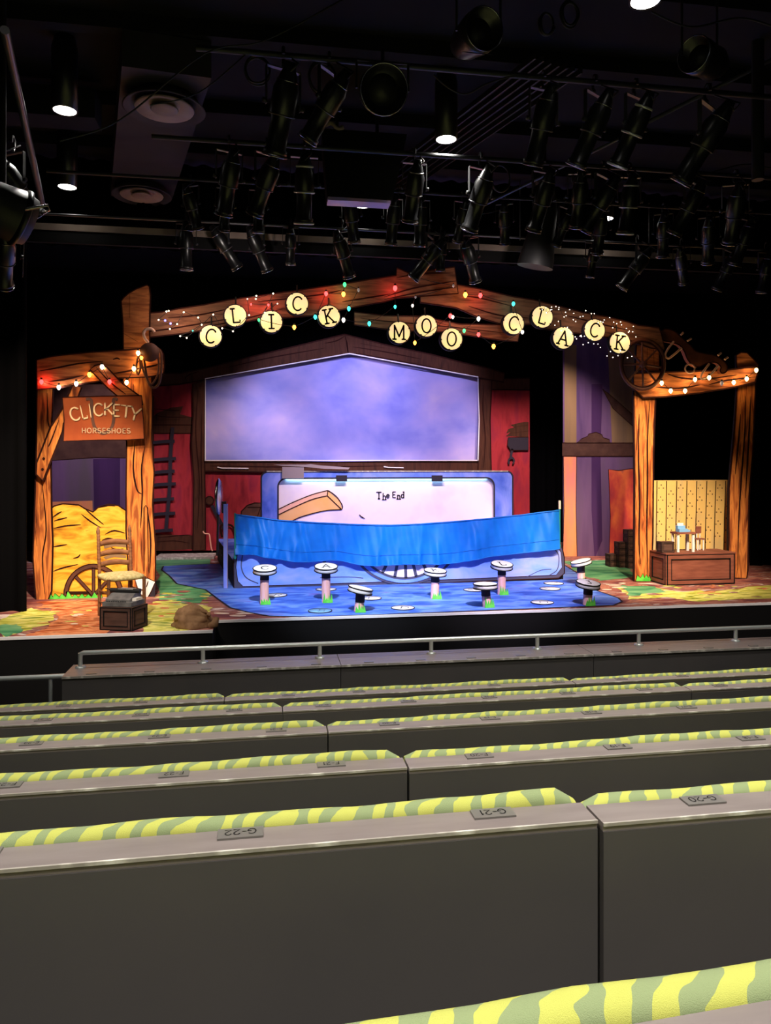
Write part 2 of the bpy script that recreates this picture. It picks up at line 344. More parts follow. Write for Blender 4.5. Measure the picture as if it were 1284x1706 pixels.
G = {
 'A': (.8, [[(.05,0),(.4,1)],[(.4,1),(.75,0)],[(.2,.36),(.6,.36)]], [(-.05,.17,0),(.62,.88,0)]),
 'C': (.75, [arc(.42,.5,.36,.5,45,315,16)], []),
 'D': (.75, [[(.12,0),(.12,1)], [(.12,1)]+arc(.3,.5,.4,.5,90,-90,12)+[(.12,0)]], []),
 'E': (.65, [[(.12,0),(.12,1)],[(.12,1),(.6,1)],[(.12,.52),(.5,.52)],[(.12,0),(.6,0)]], []),
 'F': (.6, [[(.12,0),(.12,1)],[(.12,1),(.6,1)],[(.12,.52),(.5,.52)]], []),
 'G': (.75, [arc(.42,.5,.36,.5,45,345,16)+[(.78,.42),(.5,.42)]], []),
 'H': (.75, [[(.1,0),(.1,1)],[(.65,0),(.65,1)],[(.1,.5),(.65,.5)]], []),
 'I': (.3, [[(.15,0),(.15,1)]], [(-.03,.33,0),(-.03,.33,1)]),
 'J': (.6, [[(.45,1),(.45,.3)]+arc(.25,.28,.2,.28,0,-150,8)], [(.3,.6,1)]),
 'K': (.75, [[(.12,0),(.12,1)],[(.12,.42),(.62,1)],[(.28,.55),(.68,0)]], [(-.02,.26,0),(-.02,.26,1),(.48,.76,1),(.54,.82,0)]),
 'L': (.6, [[(.12,1),(.12,0)],[(.12,0),(.6,0),(.6,.14)]], [(-.02,.26,1)]),
 'M': (.95, [[(.1,0),(.1,1)],[(.1,1),(.45,.2)],[(.45,.2),(.8,1)],[(.8,1),(.8,0)]], [(-.02,.22,0),(.68,.92,0)]),
 'O': (.8, [arc(.4,.5,.34,.5,0,360,24)], []),
 'R': (.7, [[(.12,0),(.12,1)], [(.12,1)]+arc(.35,.74,.27,.26,90,-90,10)+[(.12,.48)], [(.35,.48),(.65,0)]], []),
 'S': (.65, [arc(.33,.74,.26,.26,40,270,10)+arc(.33,.26,.28,.26,80,-150,10)], []),
 'T': (.75, [[(.37,0),(.37,1)],[(.03,1),(.71,1)]], [(.24,.5,0)]),
 'Y': (.75, [[(.05,1),(.37,.45)],[(.7,1),(.37,.45)],[(.37,.45),(.37,0)]], [(.24,.5,0)]),
 'U': (.75, [[(.1,1),(.1,.35)]+arc(.37,.3,.27,.3,180,360,10)+[(.64,1)]], []),
 'Z': (.7, [[(.08,1),(.62,1),(.08,0),(.62,0)]], []),
 'h': (.55, [[(.1,0),(.1,.95)],[(.1,.4)]+arc(.28,.38,.18,.2,160,0,8)+[(.46,0)]], [(.0,.2,0),(.36,.56,0)]),
 'e': (.55, [[(.08,.3),(.46,.3)]+arc(.27,.3,.2,.28,0,315,14)], []),
 'n': (.55, [[(.1,0),(.1,.6)],[(.1,.4)]+arc(.28,.38,.18,.2,160,0,8)+[(.46,0)]], [(.0,.2,0),(.36,.56,0)]),
 'd': (.6, [arc(.27,.28,.2,.28,0,360,16),[(.48,0),(.48,.95)]], [(.36,.52,.95)]),
 '-': (.45, [[(.08,.45),(.38,.45)]], []),
 ' ': (.4, [], []),
 '0': (.65, [arc(.32,.5,.26,.5,0,360,18)], []), '1': (.4, [[(.08,.8),(.22,1),(.22,0)]], []),
 '2': (.65, [arc(.32,.7,.26,.3,160,-30,10)+[(.06,0),(.6,0)]], []), '3': (.65, [arc(.3,.74,.24,.26,150,-80,8)+arc(.3,.25,.27,.25,80,-150,8)], []),
 '4': (.65, [[(.45,0),(.45,1),(.05,.3),(.6,.3)]], []), '5': (.65, [[(.55,1),(.12,1),(.1,.55)]+arc(.32,.32,.27,.32,130,-150,10)], []),
 '6': (.65, [[(.5,1)]+arc(.32,.3,.26,.3,150,-210,18)], []), '7': (.6, [[(.05,1),(.56,1),(.2,0)]], []),
 '8': (.65, [arc(.32,.75,.2,.25,0,360,14), arc(.32,.26,.26,.26,0,360,14)], []), '9': (.65, [arc(.32,.7,.26,.3,0,360,16)+[(.5,.3),(.3,0)]], []),
}
def glyph(mb, ch, o, ex, ey, m, wd=.13, serif=False, bold=None):
    """draw one letter; o = lower-left corner, ex/ey = world vectors of one unit"""
    wdt, strokes, serifs = G[ch]
    allst = list(strokes)
    if serif: allst += [[(a, y), (b, y)] for a, b, y in serifs]
    for st in allst:
        vs, fs = ribbon2d(st, wd)
        mb.add([o+ex*x+ey*y for x, y in vs], fs, m)
        for e in (st[0], st[-1]):
            k = [(e[0]+wd/2*math.cos(t*PI/4), e[1]+wd/2*math.sin(t*PI/4)) for t in range(8)]
            mb.add([o+ex*x+ey*y for x, y in k], [list(range(8))], m)
    return wdt
def text(mb, s_, o, ex, ey, m, wd=.13, gap=.12, serif=False, center=False):
    o = Vector(o); ex = Vector(ex); ey = Vector(ey)
    if center:
        tot = sum(G[c][0]+gap for c in s_)-gap; o = o-ex*tot/2
    for c in s_: o = o+ex*(glyph(mb, c, o, ex, ey, m, wd, serif)+gap)

# ================================================================ the room
CEIL = 6.25
def sbox(name, lo, hi, m):
    return struct(MB().box(lo, hi, m).build(name))
sbox('ceiling', (-9, -9, CEIL), (12, 18, CEIL+.2), 'ceiling_black')
sbox('wall_left', (-9.2, -9, -1.2), (-9, 18, CEIL), 'room_black')
sbox('wall_right', (12, -9, -1.2), (12.2, 18, CEIL), 'room_black')
sbox('wall_back', (-9, 17.6, -1.2), (12, 17.8, CEIL), 'room_black')
sbox('wall_rear', (-9, -9.2, -1.2), (12, -9, CEIL), 'room_black')
sbox('floor', (-9, 5.9, -1.2), (12, 9.3, -.9), 'carpet_dark')

# ---------------------------------------------------------------- stage floor with its painted ground cloth
random.seed(3)
LIPM, LIPA = 9.22, 8.68; XC = onZ(355, 1049).x
def jag(pts, amp=3, n=5):
    out = []
    for i in range(len(pts)):
        a, b = pts[i], pts[(i+1) % len(pts)]
        for k in range(n):
            t = k/n; out.append((a[0]+(b[0]-a[0])*t+random.uniform(-amp, amp)*2.2, a[1]+(b[1]-a[1])*t+random.uniform(-amp, amp)*.45))
    return out
fl = MB()
fl.prism([(-8.9, LIPA, 0), (XC, LIPA, 0), (XC, LIPM, 0), (11.9, LIPM, 0), (11.9, 17.5, 0), (-8.9, 17.5, 0)], (0, 0, -1), 1.15, 'ground_paint', 'black_paint')
def fp(pts, m, z, sm=False):
    if sm: pts = cat_rom(pts, 5, True)
    q = []
    for u, v in pts:
        p = onZ(u, v); p.x = p.x; lim = (LIPA if p.x < XC else LIPM)+.03; p.y = max(p.y, lim); q.append((p.x, p.y, z))
    fl.prism(q, (0, 0, 1), 0, m)
fp(jag([(262, 930), (345, 924), (352, 960), (385, 985), (352, 992), (330, 1004), (262, 1000)]), 'ground_green', .002)
fp(jag([(238, 1012), (262, 1000), (300, 1003), (352, 1012), (330, 1030), (352, 1044), (238, 1060)], 4), 'ground_lime', .004)
fp(jag([(0, 1032), (50, 1014), (95, 1022), (80, 1040), (28, 1056), (0, 1062)], 3), 'ground_lime', .003)
fp(jag([(0, 1042), (30, 1040), (40, 1052), (0, 1064)], 3), 'ground_green', .0045)
fp(jag([(60, 1003), (215, 1000), (240, 1006), (172, 1056), (40, 1062), (85, 1040), (98, 1024)], 3), 'ground_orange', .002)
fp(jag([(940, 934), (1052, 932), (1056, 962), (1000, 968), (965, 958)], 3), 'ground_green', .002)
fp(jag([(1030, 980), (1075, 978), (1130, 985), (1190, 985), (1284, 974), (1330, 985), (1330, 996), (1230, 999), (1160, 1002), (1110, 996), (1050, 998)], 3), 'ground_lime', .004)
fp(jag([(1032, 976), (1080, 977), (1110, 986), (1050, 994)], 3), 'ground_green', .005)
fp(jag([(100, 990), (250, 985), (262, 925), (40, 925), (0, 1000)], 2), 'ground_paint', .0015)
random.seed(9)
def streaks(m, u0, u1, v0, v1, n, z):
    for i in range(n):
        u, v = random.uniform(u0, u1), random.uniform(v0, v1); w_ = random.uniform(4, 16); h = random.uniform(.5, 1.6)
        fp([(u+w_*math.cos(a)*random.uniform(.7, 1.1), v+h*math.sin(a)*random.uniform(.6, 1.2)) for a in [2*PI*k/9 for k in range(9)]], m, z+i*.00001)
streaks('ground_green', 262, 380, 985, 1012, 14, .0046); streaks('ground_lime', 262, 350, 985, 1010, 12, .0048); streaks('ground_lime', 70, 165, 1015, 1050, 9, .0049); streaks('ground_orange', 60, 130, 1010, 1045, 9, .0050)
streaks('ground_orange', 240, 330, 1005, 1040, 7, .0051); streaks('cream_paint', 340, 410, 1012, 1028, 6, .0052); streaks('cream_paint', 120, 160, 1010, 1040, 3, .0052); streaks('ground_paint', 270, 345, 985, 1010, 8, .0053)
streaks('ground_lime', 1040, 1284, 975, 1000, 22, .0046); streaks('ground_paint', 1040, 1284, 978, 1000, 14, .0049); streaks('cream_paint', 1000, 1060, 970, 984, 6, .0052); streaks('ground_orange', 1120, 1284, 972, 992, 9, .0050)
streaks('pond_paint', 300, 360, 945, 975, 0, .0055)
pond = [(269, 950), (282, 960), (294, 973), (342, 983), (366, 1001), (383, 1013), (414, 1021), (448, 1027), (520, 1030), (700, 1022), (900, 1014), (1022, 1009), (1036, 1003), (1030, 997), (995, 985), (972, 962), (940, 942), (930, 930), (700, 925), (500, 930), (363, 940), (300, 942), (272, 944)]
fp(pond, 'pond_paint', .006)
q = []
for u, v in pond:
    p = onZ(u, v); p.y = max(p.y, LIPM+.04); q.append((p.x, p.y))
vs, fs = ribbon2d(q, .03, closed=True); fl.add([(x, y, .008) for x, y in vs], fs, 'charcoal_paint')
struct(fl.build('floor'))
# pale nosing along the front edge of the stage
tr = MB(); tr.box((XC, LIPM-.012, -.02), (11.9, LIPM+.012, .012), 'white_paint'); tr.box((-8.9, LIPA-.012, -.02), (XC, LIPA+.012, .012), 'white_paint')
struct(tr.build('trim_1'))

# ================================================================ audience benches
def rot2(p, o, a):
    x, y = p[0]-o[0], p[1]-o[1]; c, s_ = math.cos(a), math.sin(a); return (o[0]+x*c-y*s_, o[1]+x*s_+y*c)
def bench(row, y, top, x0, x1, plates, label, group, rot=0.0, floor_drop=.75, letters=True, rowrot=None):
    t = thing('audience_bench', label, 'bench', (0, 0, 0), group)
    zf = top-floor_drop
    t.location = ((x0+x1)/2, y, zf)
    cx = (x0+x1)/2; h = (x1-x0)/2; g = .003
    def L(mb, name): 
        for i, p in enumerate(mb.v): mb.v[i] = Vector((p.x-cx, p.y-y, p.z-zf))+world_of(t)
        return mb.build(name, t)
    b = MB(); b.box((x0+g, y-.085, zf), (x1-g, y-.01, top-.018), 'bench_grey'); L(b, 'backrest')
    b = MB(); b.box((x0+g, y-.082, top-.018), (x1-g, y-.002, top), 'ledge_laminate'); L(b, 'ledge')
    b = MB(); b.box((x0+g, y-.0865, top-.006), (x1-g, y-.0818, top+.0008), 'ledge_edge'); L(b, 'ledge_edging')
    # back pad with a soft rounded top
    random.seed(int(1000*abs(x0+y)))
    n = 60; prof = []
    for k in range(9):
        a = PI*(1-k/8); prof.append((.024+.026*math.cos(a), -.004+.024*math.sin(a)))
    prof = [(-.002, -.40)]+[(-.002, -.03)]+prof+[(.050, -.03), (.050, -.40)]
    mb = MB(); vs = []; fs = []
    ph = random.uniform(0, 6)
    for i in range(n+1):
        s_ = i/n; x = x0+.008+(x1-x0-.016)*s_; e = min(s_, 1-s_)*(x1-x0)
        endf = math.sqrt(max(0, 1-max(0, 1-e/.05)**2)) if e < .05 else 1
        wob = .0022*math.sin(x*7+ph)+.0014*math.sin(x*23+ph*2)+random.uniform(-.0007, .0007)
        for (a, z) in prof:
            zz = z if z < -.02 else -.02+(z+.02)*(.35+.65*endf)*(.70+.30*s_)+wob
            vs.append((x, y+.029+(a-.029)*(.75+.25*endf), top+zz))
    m_ = len(prof)
    for i in range(n):
        for k in range(m_-1): fs.append((i*m_+k, (i+1)*m_+k, (i+1)*m_+k+1, i*m_+k+1))
    mb.add(vs, fs, 'lime_fabric', True); mb.add(vs[:m_], [list(range(m_))], 'lime_fabric'); mb.add(vs[-m_:], [list(reversed(range(m_)))], 'lime_fabric')
    L(mb, 'back_cushion')
    sh = .40
    b = MB(); b.box((x0+g, y-.01, zf), (x1-g, y+.42, zf+sh-.08), 'bench_grey'); L(b, 'seat_base')
    b = MB(); b.box((x0+.01, y+.062, zf+sh-.08), (x1-.01, y+.45, zf+sh), 'lime_fabric'); L(b, 'seat_cushion')
    for px, num in plates:
        b = MB(); b.box((px-.045, y-.043, top), (px+.045, y-.004, top+.004), 'plate_metal'); pl = L(b, 'seat_plate')
        if letters:
            tb = MB(); text(tb, '%s-%d' % (row, num), (px, y-.012, top+.0046), (-.022, 0, 0), (0, -.020, 0), 'plate_text', .13, .12, center=True)
            for i, p in enumerate(tb.v): tb.v[i] = Vector((p.x-cx, p.y-y, p.z-zf))+world_of(t)
            # sub-part of the plate
            o = tb.build('lettering', t); o.parent = pl
    t.rotation_euler.z = rot
    return t
ROWS = [  # row letter, plate line y, ledge height, [(x0, x1, label part)], plates
 ('H', .655, 1.360, [(-1.5, 1.6, 'nearest bench, only its lime cushion top and ledge in the bottom right corner')], [], 3.0),
 ('G', 1.53, 1.16, [(-1.82, .68, 'big dark grey bench in front of the nearest cushion, section with plates G-22 and G-21'), (.68, 3.18, 'big dark grey bench section right of the seam, with plate G-20')], [(-.55,23),(-.055,22),(.47,21),(.945,20),(1.45,19)], .35),
 ('F', 2.40, .935, [(-2.06, .44, 'grey bench one row beyond the G plates, left section with plates F-22 and F-21'), (.44, 2.94, 'grey bench one row beyond the G plates, right section with plates F-20 and F-19')], [(-.78,23),(-.29,22),(.20,21),(.69,20),(1.18,19),(1.68,18)], .2),
 ('E', 3.35, .72, [(-2.24, .26, 'grey bench two rows beyond the G plates, left section'), (.26, 2.76, 'grey bench two rows beyond the G plates, right section')], [(-.99,23),(-.467,22),(.035,21),(.544,20),(1.02,19),(1.52,18),(2.01,17)], 0),
 ('D', 4.30, .51, [(-2.42, .08, 'grey bench third row beyond the G plates, left section with long lime back cushion'), (.08, 2.58, 'grey bench third row beyond the G plates, middle section with reddish sheen'), (2.58, 5.08, 'grey bench third row beyond the G plates, right end section')], [(-1.21,24),(-.70,23),(-.19,22),(.314,21),(.814,20),(1.306,19),(1.80,18),(2.30,17),(2.81,16)], 0),
 ('C', 5.28, .28, [(-2.8, -.3, 'farthest cushioned bench, left section in front of the handrail wall'), (-.3, 2.25, 'farthest cushioned bench, middle section in front of the handrail wall'), (2.25, 4.8, 'farthest cushioned bench, right section in front of the handrail wall')], [(1.64-.5*k, 18+k) for k in range(-3, 8)], 0),
]
for r_, y, top, units, plates, rdeg in ROWS:
    for x0, x1, lab in units:
        bench(r_, y, top, x0, x1, [(px, n) for px, n in plates if x0+.05 < px < x1-.05], lab, 'audience benches', math.radians(rdeg))
# stepped floor under the rows
edges = [(-.35, .88), (.55, .64), (1.43, .41), (2.30, .185), (3.25, -.03), (4.2, -.24), (5.18, -.47)]
for i, (y0, z) in enumerate(edges):
    y1 = edges[i+1][0] if i+1 < len(edges) else 6.2
    if i == 0: y0 = -9
    sbox('floor', (-9 if i < 4 else -6, y0, -1.2), (12, y1, z), 'carpet_dark')
# low front wall with the handrail
for k, (x0, x1, lab) in enumerate([(-1.8, .67, 'low dark grey front wall carrying the handrail, left section ending over the dark pit'), (.67, 3.17, 'low dark grey front wall carrying the handrail, section below the middle of the stage'), (3.17, 5.9, 'low dark grey front wall carrying the handrail, right section')]):
    t = thing('front_wall', lab, 'low wall', ((x0+x1)/2, 7.0, -.9), 'front wall sections')
    MB().box((x0+.003, 6.89, -.9), (x1-.003, 7.28, .015), 'bench_grey').build('wall_body', t)
    MB().box((x0+.003, 6.885, .015), (x1-.003, 7.28, .035), 'ledge_laminate').build('ledge', t)
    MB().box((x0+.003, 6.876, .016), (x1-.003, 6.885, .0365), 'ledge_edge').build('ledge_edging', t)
    for j in range(14):
        px = -1.56+.5*j
        if x0+.05 < px < x1-.05: MB().box((px-.045, 6.925, .035), (px+.045, 6.965, .040), 'plate_metal').build('seat_plate', t)
RY, RZ = 7.17, .17
pxs = [(120, 1127), (333, 1113), (531, 1102.5), (717, 1093), (896, 1084), (1066, 1076), (1231, 1070)]
t = thing('handrail', 'long tubular metal handrail on short posts along the top of the front wall', 'handrail', (2, RY, .035))
xs = [onZ(u, v, .035).x for u, v in pxs]; step = (xs[-1]-xs[0])/6
xs = [xs[0]+step*k for k in range(8)]
pts = [(xs[0], RY, .04), (xs[0], RY, RZ-.03), (xs[0]+.008, RY, RZ-.008), (xs[0]+.03, RY, RZ), (xs[-1]+.6, RY, RZ)]
MB().tube(pts[1:], .021, 'rail_metal', 12).build('rail', t)
for x in xs:
    p = MB(); p.tube([(x, RY, .04), (x, RY, RZ)], .020, 'rail_metal', 12); o = p.build('post', t)
    f = MB(); f.lathe([(.045, .035), (.045, .044), (.028, .052)], 'rail_metal', (x, RY, 0)); f.build('post_flange', t)
t = thing('handrail', 'lower metal handrail left of the front wall, at the dark pit', 'handrail', (-3, 7.1, -.12))
MB().tube([(-5.5, 7.1, -.02), (-1.83, 7.1, -.02)], .024, 'rail_metal', 12).build('rail', t)
for x in (-1.95, -3.6, -5.2): MB().tube([(x, 7.1, -.9), (x, 7.1, -.02)], .018, 'rail_metal', 10).build('post', t)

# ================================================================ black drapes
def drape(name, x0, x1, y, z0, z1, label, amp=.05, wl=.28):
    n = max(8, int((x1-x0)/wl*8)); vs = []; fs = []
    for i in range(n+1):
        x = x0+(x1-x0)*i/n; yy = y+amp*math.sin(2*PI*x/wl)+amp*.4*math.sin(2*PI*x/wl*.37)
        vs += [(x, yy, z0), (x, yy, z1), (x, yy+.02, z0), (x, yy+.02, z1)]
    for i in range(n):
        a = i*4; b = a+4; fs += [(a, b, b+1, a+1), (a+2, a+3, b+3, b+2)]
    fs += [(0, 1, 3, 2), (n*4, n*4+2, n*4+3, n*4+1)]
    mb = MB(); mb.add(vs, fs, 'black_cloth', True)
    return tag(mb.build(name), label, 'curtain')
drape('black_curtain', -6.5, onY(48, 900, 10.25).x-.02, 10.25, .005, 5.9, 'tall black side curtain at the left edge of the stage, beside the CLICKETY post')
drape('black_curtain', onY(1251, 900, 12.7).x, 11.5, 12.7, .005, 5.9, 'tall black side curtain right of the far right wooden post')
drape('black_curtain', -8, 11.5, 17.3, .005, 6.2, 'full width black back curtain seen in the gap right of the red barn wall')
drape('black_curtain', -8, 11.5, 10.92, 4.98, 6.2, 'short black border curtain above the wooden arch')

# ================================================================ left portal: CLICKETY HORSESHOES
YP = 11.1
def base_of(u, v, Y, z=0): p = onY(u, v, Y); return (p.x, Y, z)
def wood_lines(f, lines, lay=2, wd=2.4):
    for l in lines: f.stroke(l, wd, LINE, lay, taper=True)
lp = thing('wooden_portal', 'painted cut-out timber portal at left with slanting beam and hay bale flat', 'stage flat', base_of(150, 1000, YP))
f = Flat(YP+.06); f.poly([(85, 1001), (85, 848), (90, 843), (105, 839), (131, 841), (141, 847), (155, 853), (164, 845), (181, 840), (197, 842), (209, 850), (214, 860), (214, 1001)], 'hay_paint', 2)
wood_lines(f, [[(141, 847), (158, 862), (173, 874)], [(135, 856), (150, 868), (168, 879)], [(164, 846), (180, 842), (192, 843)], [(88, 862), (96, 856), (103, 852)], [(90, 868), (100, 865), (112, 862)], [(88, 911), (100, 909), (112, 907)], [(122, 930), (130, 928), (134, 923)], [(88, 952), (105, 946), (130, 940)], [(201, 846), (207, 849)],
   [(170, 900), (182, 897), (205, 903)], [(185, 912), (196, 916), (206, 914)], [(90, 880), (110, 876), (135, 874)], [(175, 890), (190, 884), (208, 888)]])
f.patch([(172, 906), (190, 903), (210, 906), (210, 912), (190, 910), (174, 914)], 'tan_drop', 1); f.patch([(172, 928), (188, 922), (210, 925), (210, 930), (190, 928), (176, 932)], 'tan_drop', 1)
f.mb.build('hay_bale_panel', lp)
f = Flat(YP+.05, .01); f.stroke(arc(156, 992, 46, 49, 180, 360, 20), 6, 'iron_brown', 3, sub=0); f.stroke(arc(156, 992, 49.5, 52.5, 180, 360, 20), 1.6, LINE, 4, sub=0); f.stroke(arc(156, 992, 42.5, 45.5, 180, 360, 20), 1.6, LINE, 4, sub=0)
for a in (225, 270, 315):
    c, s_ = math.cos(math.radians(a)), math.sin(math.radians(a)); f.stroke([(156, 992), (156+44*c, 992+47*s_)], 6, LINE, 3, sub=0); f.stroke([(156, 992), (156+44*c, 992+47*s_)], 3.6, 'iron_brown', 4, sub=0)
f.stroke([(110, 987), (202, 987)], 4, LINE, 3, sub=0); f.mb.build('painted_wheel', lp)
def grass(f, u0, u1, vb, h, n, lay=5, m='grass_green'):
    random.seed(int(u0)); p = [(u0, vb)]
    for i in range(n):
        a = u0+(u1-u0)*(i+.2)/n; b = u0+(u1-u0)*(i+.6)/n; p += [(a, vb-h*.35), (b+random.uniform(-2, 2), vb-h*random.uniform(.6, 1))]
    p += [(u1, vb)]; f.patch(p, m, lay); f.stroke(p, 1.0, LINE, lay+1, sub=0)
f = Flat(YP+.02, .01); grass(f, 76, 172, 1000, 17, 9); f.mb.build('painted_grass', lp)
f = Flat(YP); f.poly([(62, 640), (89, 640), (88, 670), (86, 712), (85, 779), (86, 848), (88, 907), (86, 985), (80, 1000), (60, 999), (55, 930), (59, 820), (61, 740)], 'post_wood', 2.4)
wood_lines(f, [[(79, 655), (80, 700), (84, 715)], [(70, 800), (77, 880), (71, 930), (75, 990)], [(59, 880), (62, 910)], [(73, 700), (75, 760)]]); f.mb.build('post', lp)
f = Flat(YP); f.poly([(205, 628), (252, 620), (254, 665), (253, 731), (257, 787), (254, 842), (259, 907), (259, 962), (256, 992), (216, 992), (210, 885), (210, 820), (211, 738), (207, 690)], 'post_wood', 2.4)
wood_lines(f, [[(225, 735), (222, 780), (228, 815), (236, 823)], [(241, 745), (236, 780), (237, 823), (234, 880)], [(222, 640), (226, 700)], [(246, 850), (251, 900), (249, 955)], [(215, 900), (219, 960)]], wd=3)
f.mb.build('post', lp)
f = Flat(YP-.02); f.stroke([(240, 952), (240, 846), (243, 842), (246, 846), (247, 952)], 1.6, LINE, 3, sub=0)
f.patch([(225, 964), (246, 963), (259, 969), (252, 985), (246, 996), (237, 994), (229, 979)], 'white_paint', 3, out=1.6); f.stroke([(247, 968), (244, 978)], 1.4, LINE, 5, sub=0)
f.patch([(259, 970), (258, 996), (247, 997), (253, 985)], 'charcoal_paint', 2); f.mb.build('painted_shovel', lp)
f = Flat(YP-.05); f.poly([(202, 502), (206, 496), (214, 489), (228, 481), (245, 475), (249, 478), (251, 492), (250, 520), (249, 590), (206, 590), (205, 540)], 'beam_wood', 2.2)
wood_lines(f, [[(216, 490), (216, 530)], [(205, 555), (230, 570)]]); f.mb.build('post_top', lp)
f = Flat(YP-.06); f.poly([(61, 600), (80, 595), (100, 592), (150, 587), (215, 583), (245, 580), (268, 582), (272, 590), (274, 612), (272, 623), (250, 628), (200, 630), (150, 637), (100, 646), (62, 649)], 'beam_wood', 2.4)
wood_lines(f, [[(66, 618), (90, 614), (130, 606), (172, 602)], [(80, 636), (110, 632), (140, 625)], [(190, 622), (215, 618), (262, 607)], [(188, 599), (195, 597), (200, 599)], [(235, 612), (250, 611), (268, 606)]], wd=3)
f.mb.build('beam', lp)
f = Flat(YP-.10, .04); f.poly([(150, 616), (158, 609), (168, 607), (178, 612), (205, 640), (236, 662), (238, 674), (205, 668), (178, 645)], 'beam_wood', 2.4); wood_lines(f, [[(160, 612), (185, 638), (210, 657)], [(168, 609), (172, 618)]]); f.mb.build('brace', lp)
f = Flat(YP-.10, .04); f.poly([(121, 642), (136, 645), (130, 662), (106, 706), (104, 720), (85, 768), (72, 801), (60, 790), (61, 771), (84, 712), (104, 680)], 'post_wood', 3)
for c in ((73, 764), (71, 782)): f.patch(arc(c[0], c[1], 2.4, 2.4, 0, 330, 10), LINE, 3)
wood_lines(f, [[(98, 700), (85, 735), (80, 745)]]); f.mb.build('brace', lp)
# the sign
sg = thing('wooden_sign', 'orange brown CLICKETY HORSESHOES signboard between the two left posts', 'sign', base_of(170, 735, YP-.14, onY(170, 735, YP).z))
YS = YP-.15; f = Flat(YS, .03); f.poly([(104, 662), (170, 660), (236, 659), (237, 680), (239, 700), (240, 731), (210, 733), (170, 733), (106, 735), (107, 700)], 'sign_paint', 1.6); f.mb.build('board', sg)
f = Flat(YS-.004, .01); f.stroke([(143, 665), (152, 667), (153, 690), (158, 712), (172, 722), (186, 712), (190, 690), (189, 666), (196, 666)], 5, 'iron_brown', 1); f.mb.build('painted_horseshoe', sg)
tb = MB(); fx = Flat(YS-.01)
data = [('C', 119, 702, 15, 20, -14), ('L', 136.5, 698, 11, 20, -12), ('I', 149.5, 695, 10, 20, -8), ('C', 156, 693, 15, 19, -4), ('K', 172, 691, 16, 18, 0), ('E', 187, 693, 13, 18, 2), ('T', 200, 694, 17, 18, 6), ('Y', 214, 697, 16, 19, 14)]
kx = 1/ (FPX/11.1)
for ch, u, v, wpx, hpx, an in data:
    a = math.radians(-an); o = fx.P(u, v, 2); ex = Vector((math.cos(a), 0, math.sin(a)))*(wpx*kx/.75); ey = Vector((-math.sin(a), 0, math.cos(a)))*(hpx*kx)
    glyph(tb, ch, o, ex, ey, MATS['sign_text'], .12)
text(tb, 'HORSESHOES', fx.P(177, 721.5, 2), (8.6*kx, 0, .0*kx), (0, 0, 7.5*kx), 'sign_text_dim', .16, .16, center=True)
tb.build('lettering', sg)
# hook and coil of rope at the top of the left portal
t = thing('hook', 'pale iron hook hanging on the left post above the coiled rope', 'hook', base_of(247, 570, YP-.12, onY(247, 570, YP).z))
f = Flat(YP-.12); pts = [onY(u, v, YP-.12) for u, v in cat_rom([(239, 556), (240, 550), (246, 548.5), (254, 550), (256, 556)], 4)]
pts = [onY(u, v, YP-.12) for u, v in cat_rom([(257, 553), (252, 548), (243, 549), (239, 556), (242, 565), (247, 571)], 4)]
MB().tube(pts, .022, 'rope_pale', 8).build('hook_bar', t)
t = thing('rope_coil', 'dark coil of rope looped round a disc at the right end of the left beam', 'rope', base_of(249, 640, YP-.14, onY(249, 640, YP).z))
def loop3(mb, pts, Y, r, m, closed=True):
    mb.tube([onY(u, v, Y) for u, v in cat_rom(pts, 6, closed)], r, m, 8, closed)
mb = MB()
loop3(mb, [(232, 590), (236, 588), (240, 600), (246, 635), (256, 646), (266, 635), (269, 600), (266, 584), (252, 576), (240, 582)], YP-.15, .018, 'rope_brown')
loop3(mb, [(231, 592), (227, 612), (230, 624), (234, 610)], YP-.16, .014, 'rope_brown')
loop3(mb, [(238, 590), (237, 610), (243, 628), (252, 640), (262, 625), (264, 600), (258, 582)], YP-.17, .014, 'rope_brown')
mb.build('coil', t)
c = onY(249.5, 587.5, YP-.16); MB().lathe([(.0, 0), (.12, 0), (.135, .02), (.135, .05), (.02, .055), (.0, .055)], 'iron_brown', c, (0, -1, 0)).build('disc', t)

# ================================================================ the arch of beams
ar = thing('timber_arch', 'arch of painted crooked timber beams spanning the stage above the barn', 'stage arch', base_of(640, 520, YP+.05, onY(640, 560, YP).z))
f = Flat(YP+.04); f.poly([(590, 520), (640, 526), (700, 527), (765, 540), (837, 541), (866, 552), (862, 569), (834, 567), (802, 562), (740, 553), (660, 551), (590, 541)], 'arch_wood', 2)
wood_lines(f, [[(600, 530), (640, 535), (700, 540), (780, 548), (850, 556)], [(720, 535), (760, 546)]], wd=2); f.mb.build('beam', ar)
f = Flat(YP+.0); f.poly([(758, 474), (765, 475), (802, 482), (852, 494), (889, 500), (930, 510), (971, 521), (1010, 528), (1040, 535), (1062, 542), (1097, 546), (1101, 556), (1107, 583), (1085, 580), (1068, 574), (1048, 567), (1010, 562), (974, 557), (930, 551), (905, 548), (889, 541), (834, 540), (795, 528), (760, 513), (700, 504), (700, 490)], 'arch_wood', 2.2)
wood_lines(f, [[(770, 493), (800, 497), (852, 510)], [(780, 510), (830, 525), (880, 530)], [(940, 525), (1000, 540), (1050, 551)], [(1060, 560), (1095, 566)], [(1000, 552), (1040, 560)]], wd=2.4); f.mb.build('beam', ar)
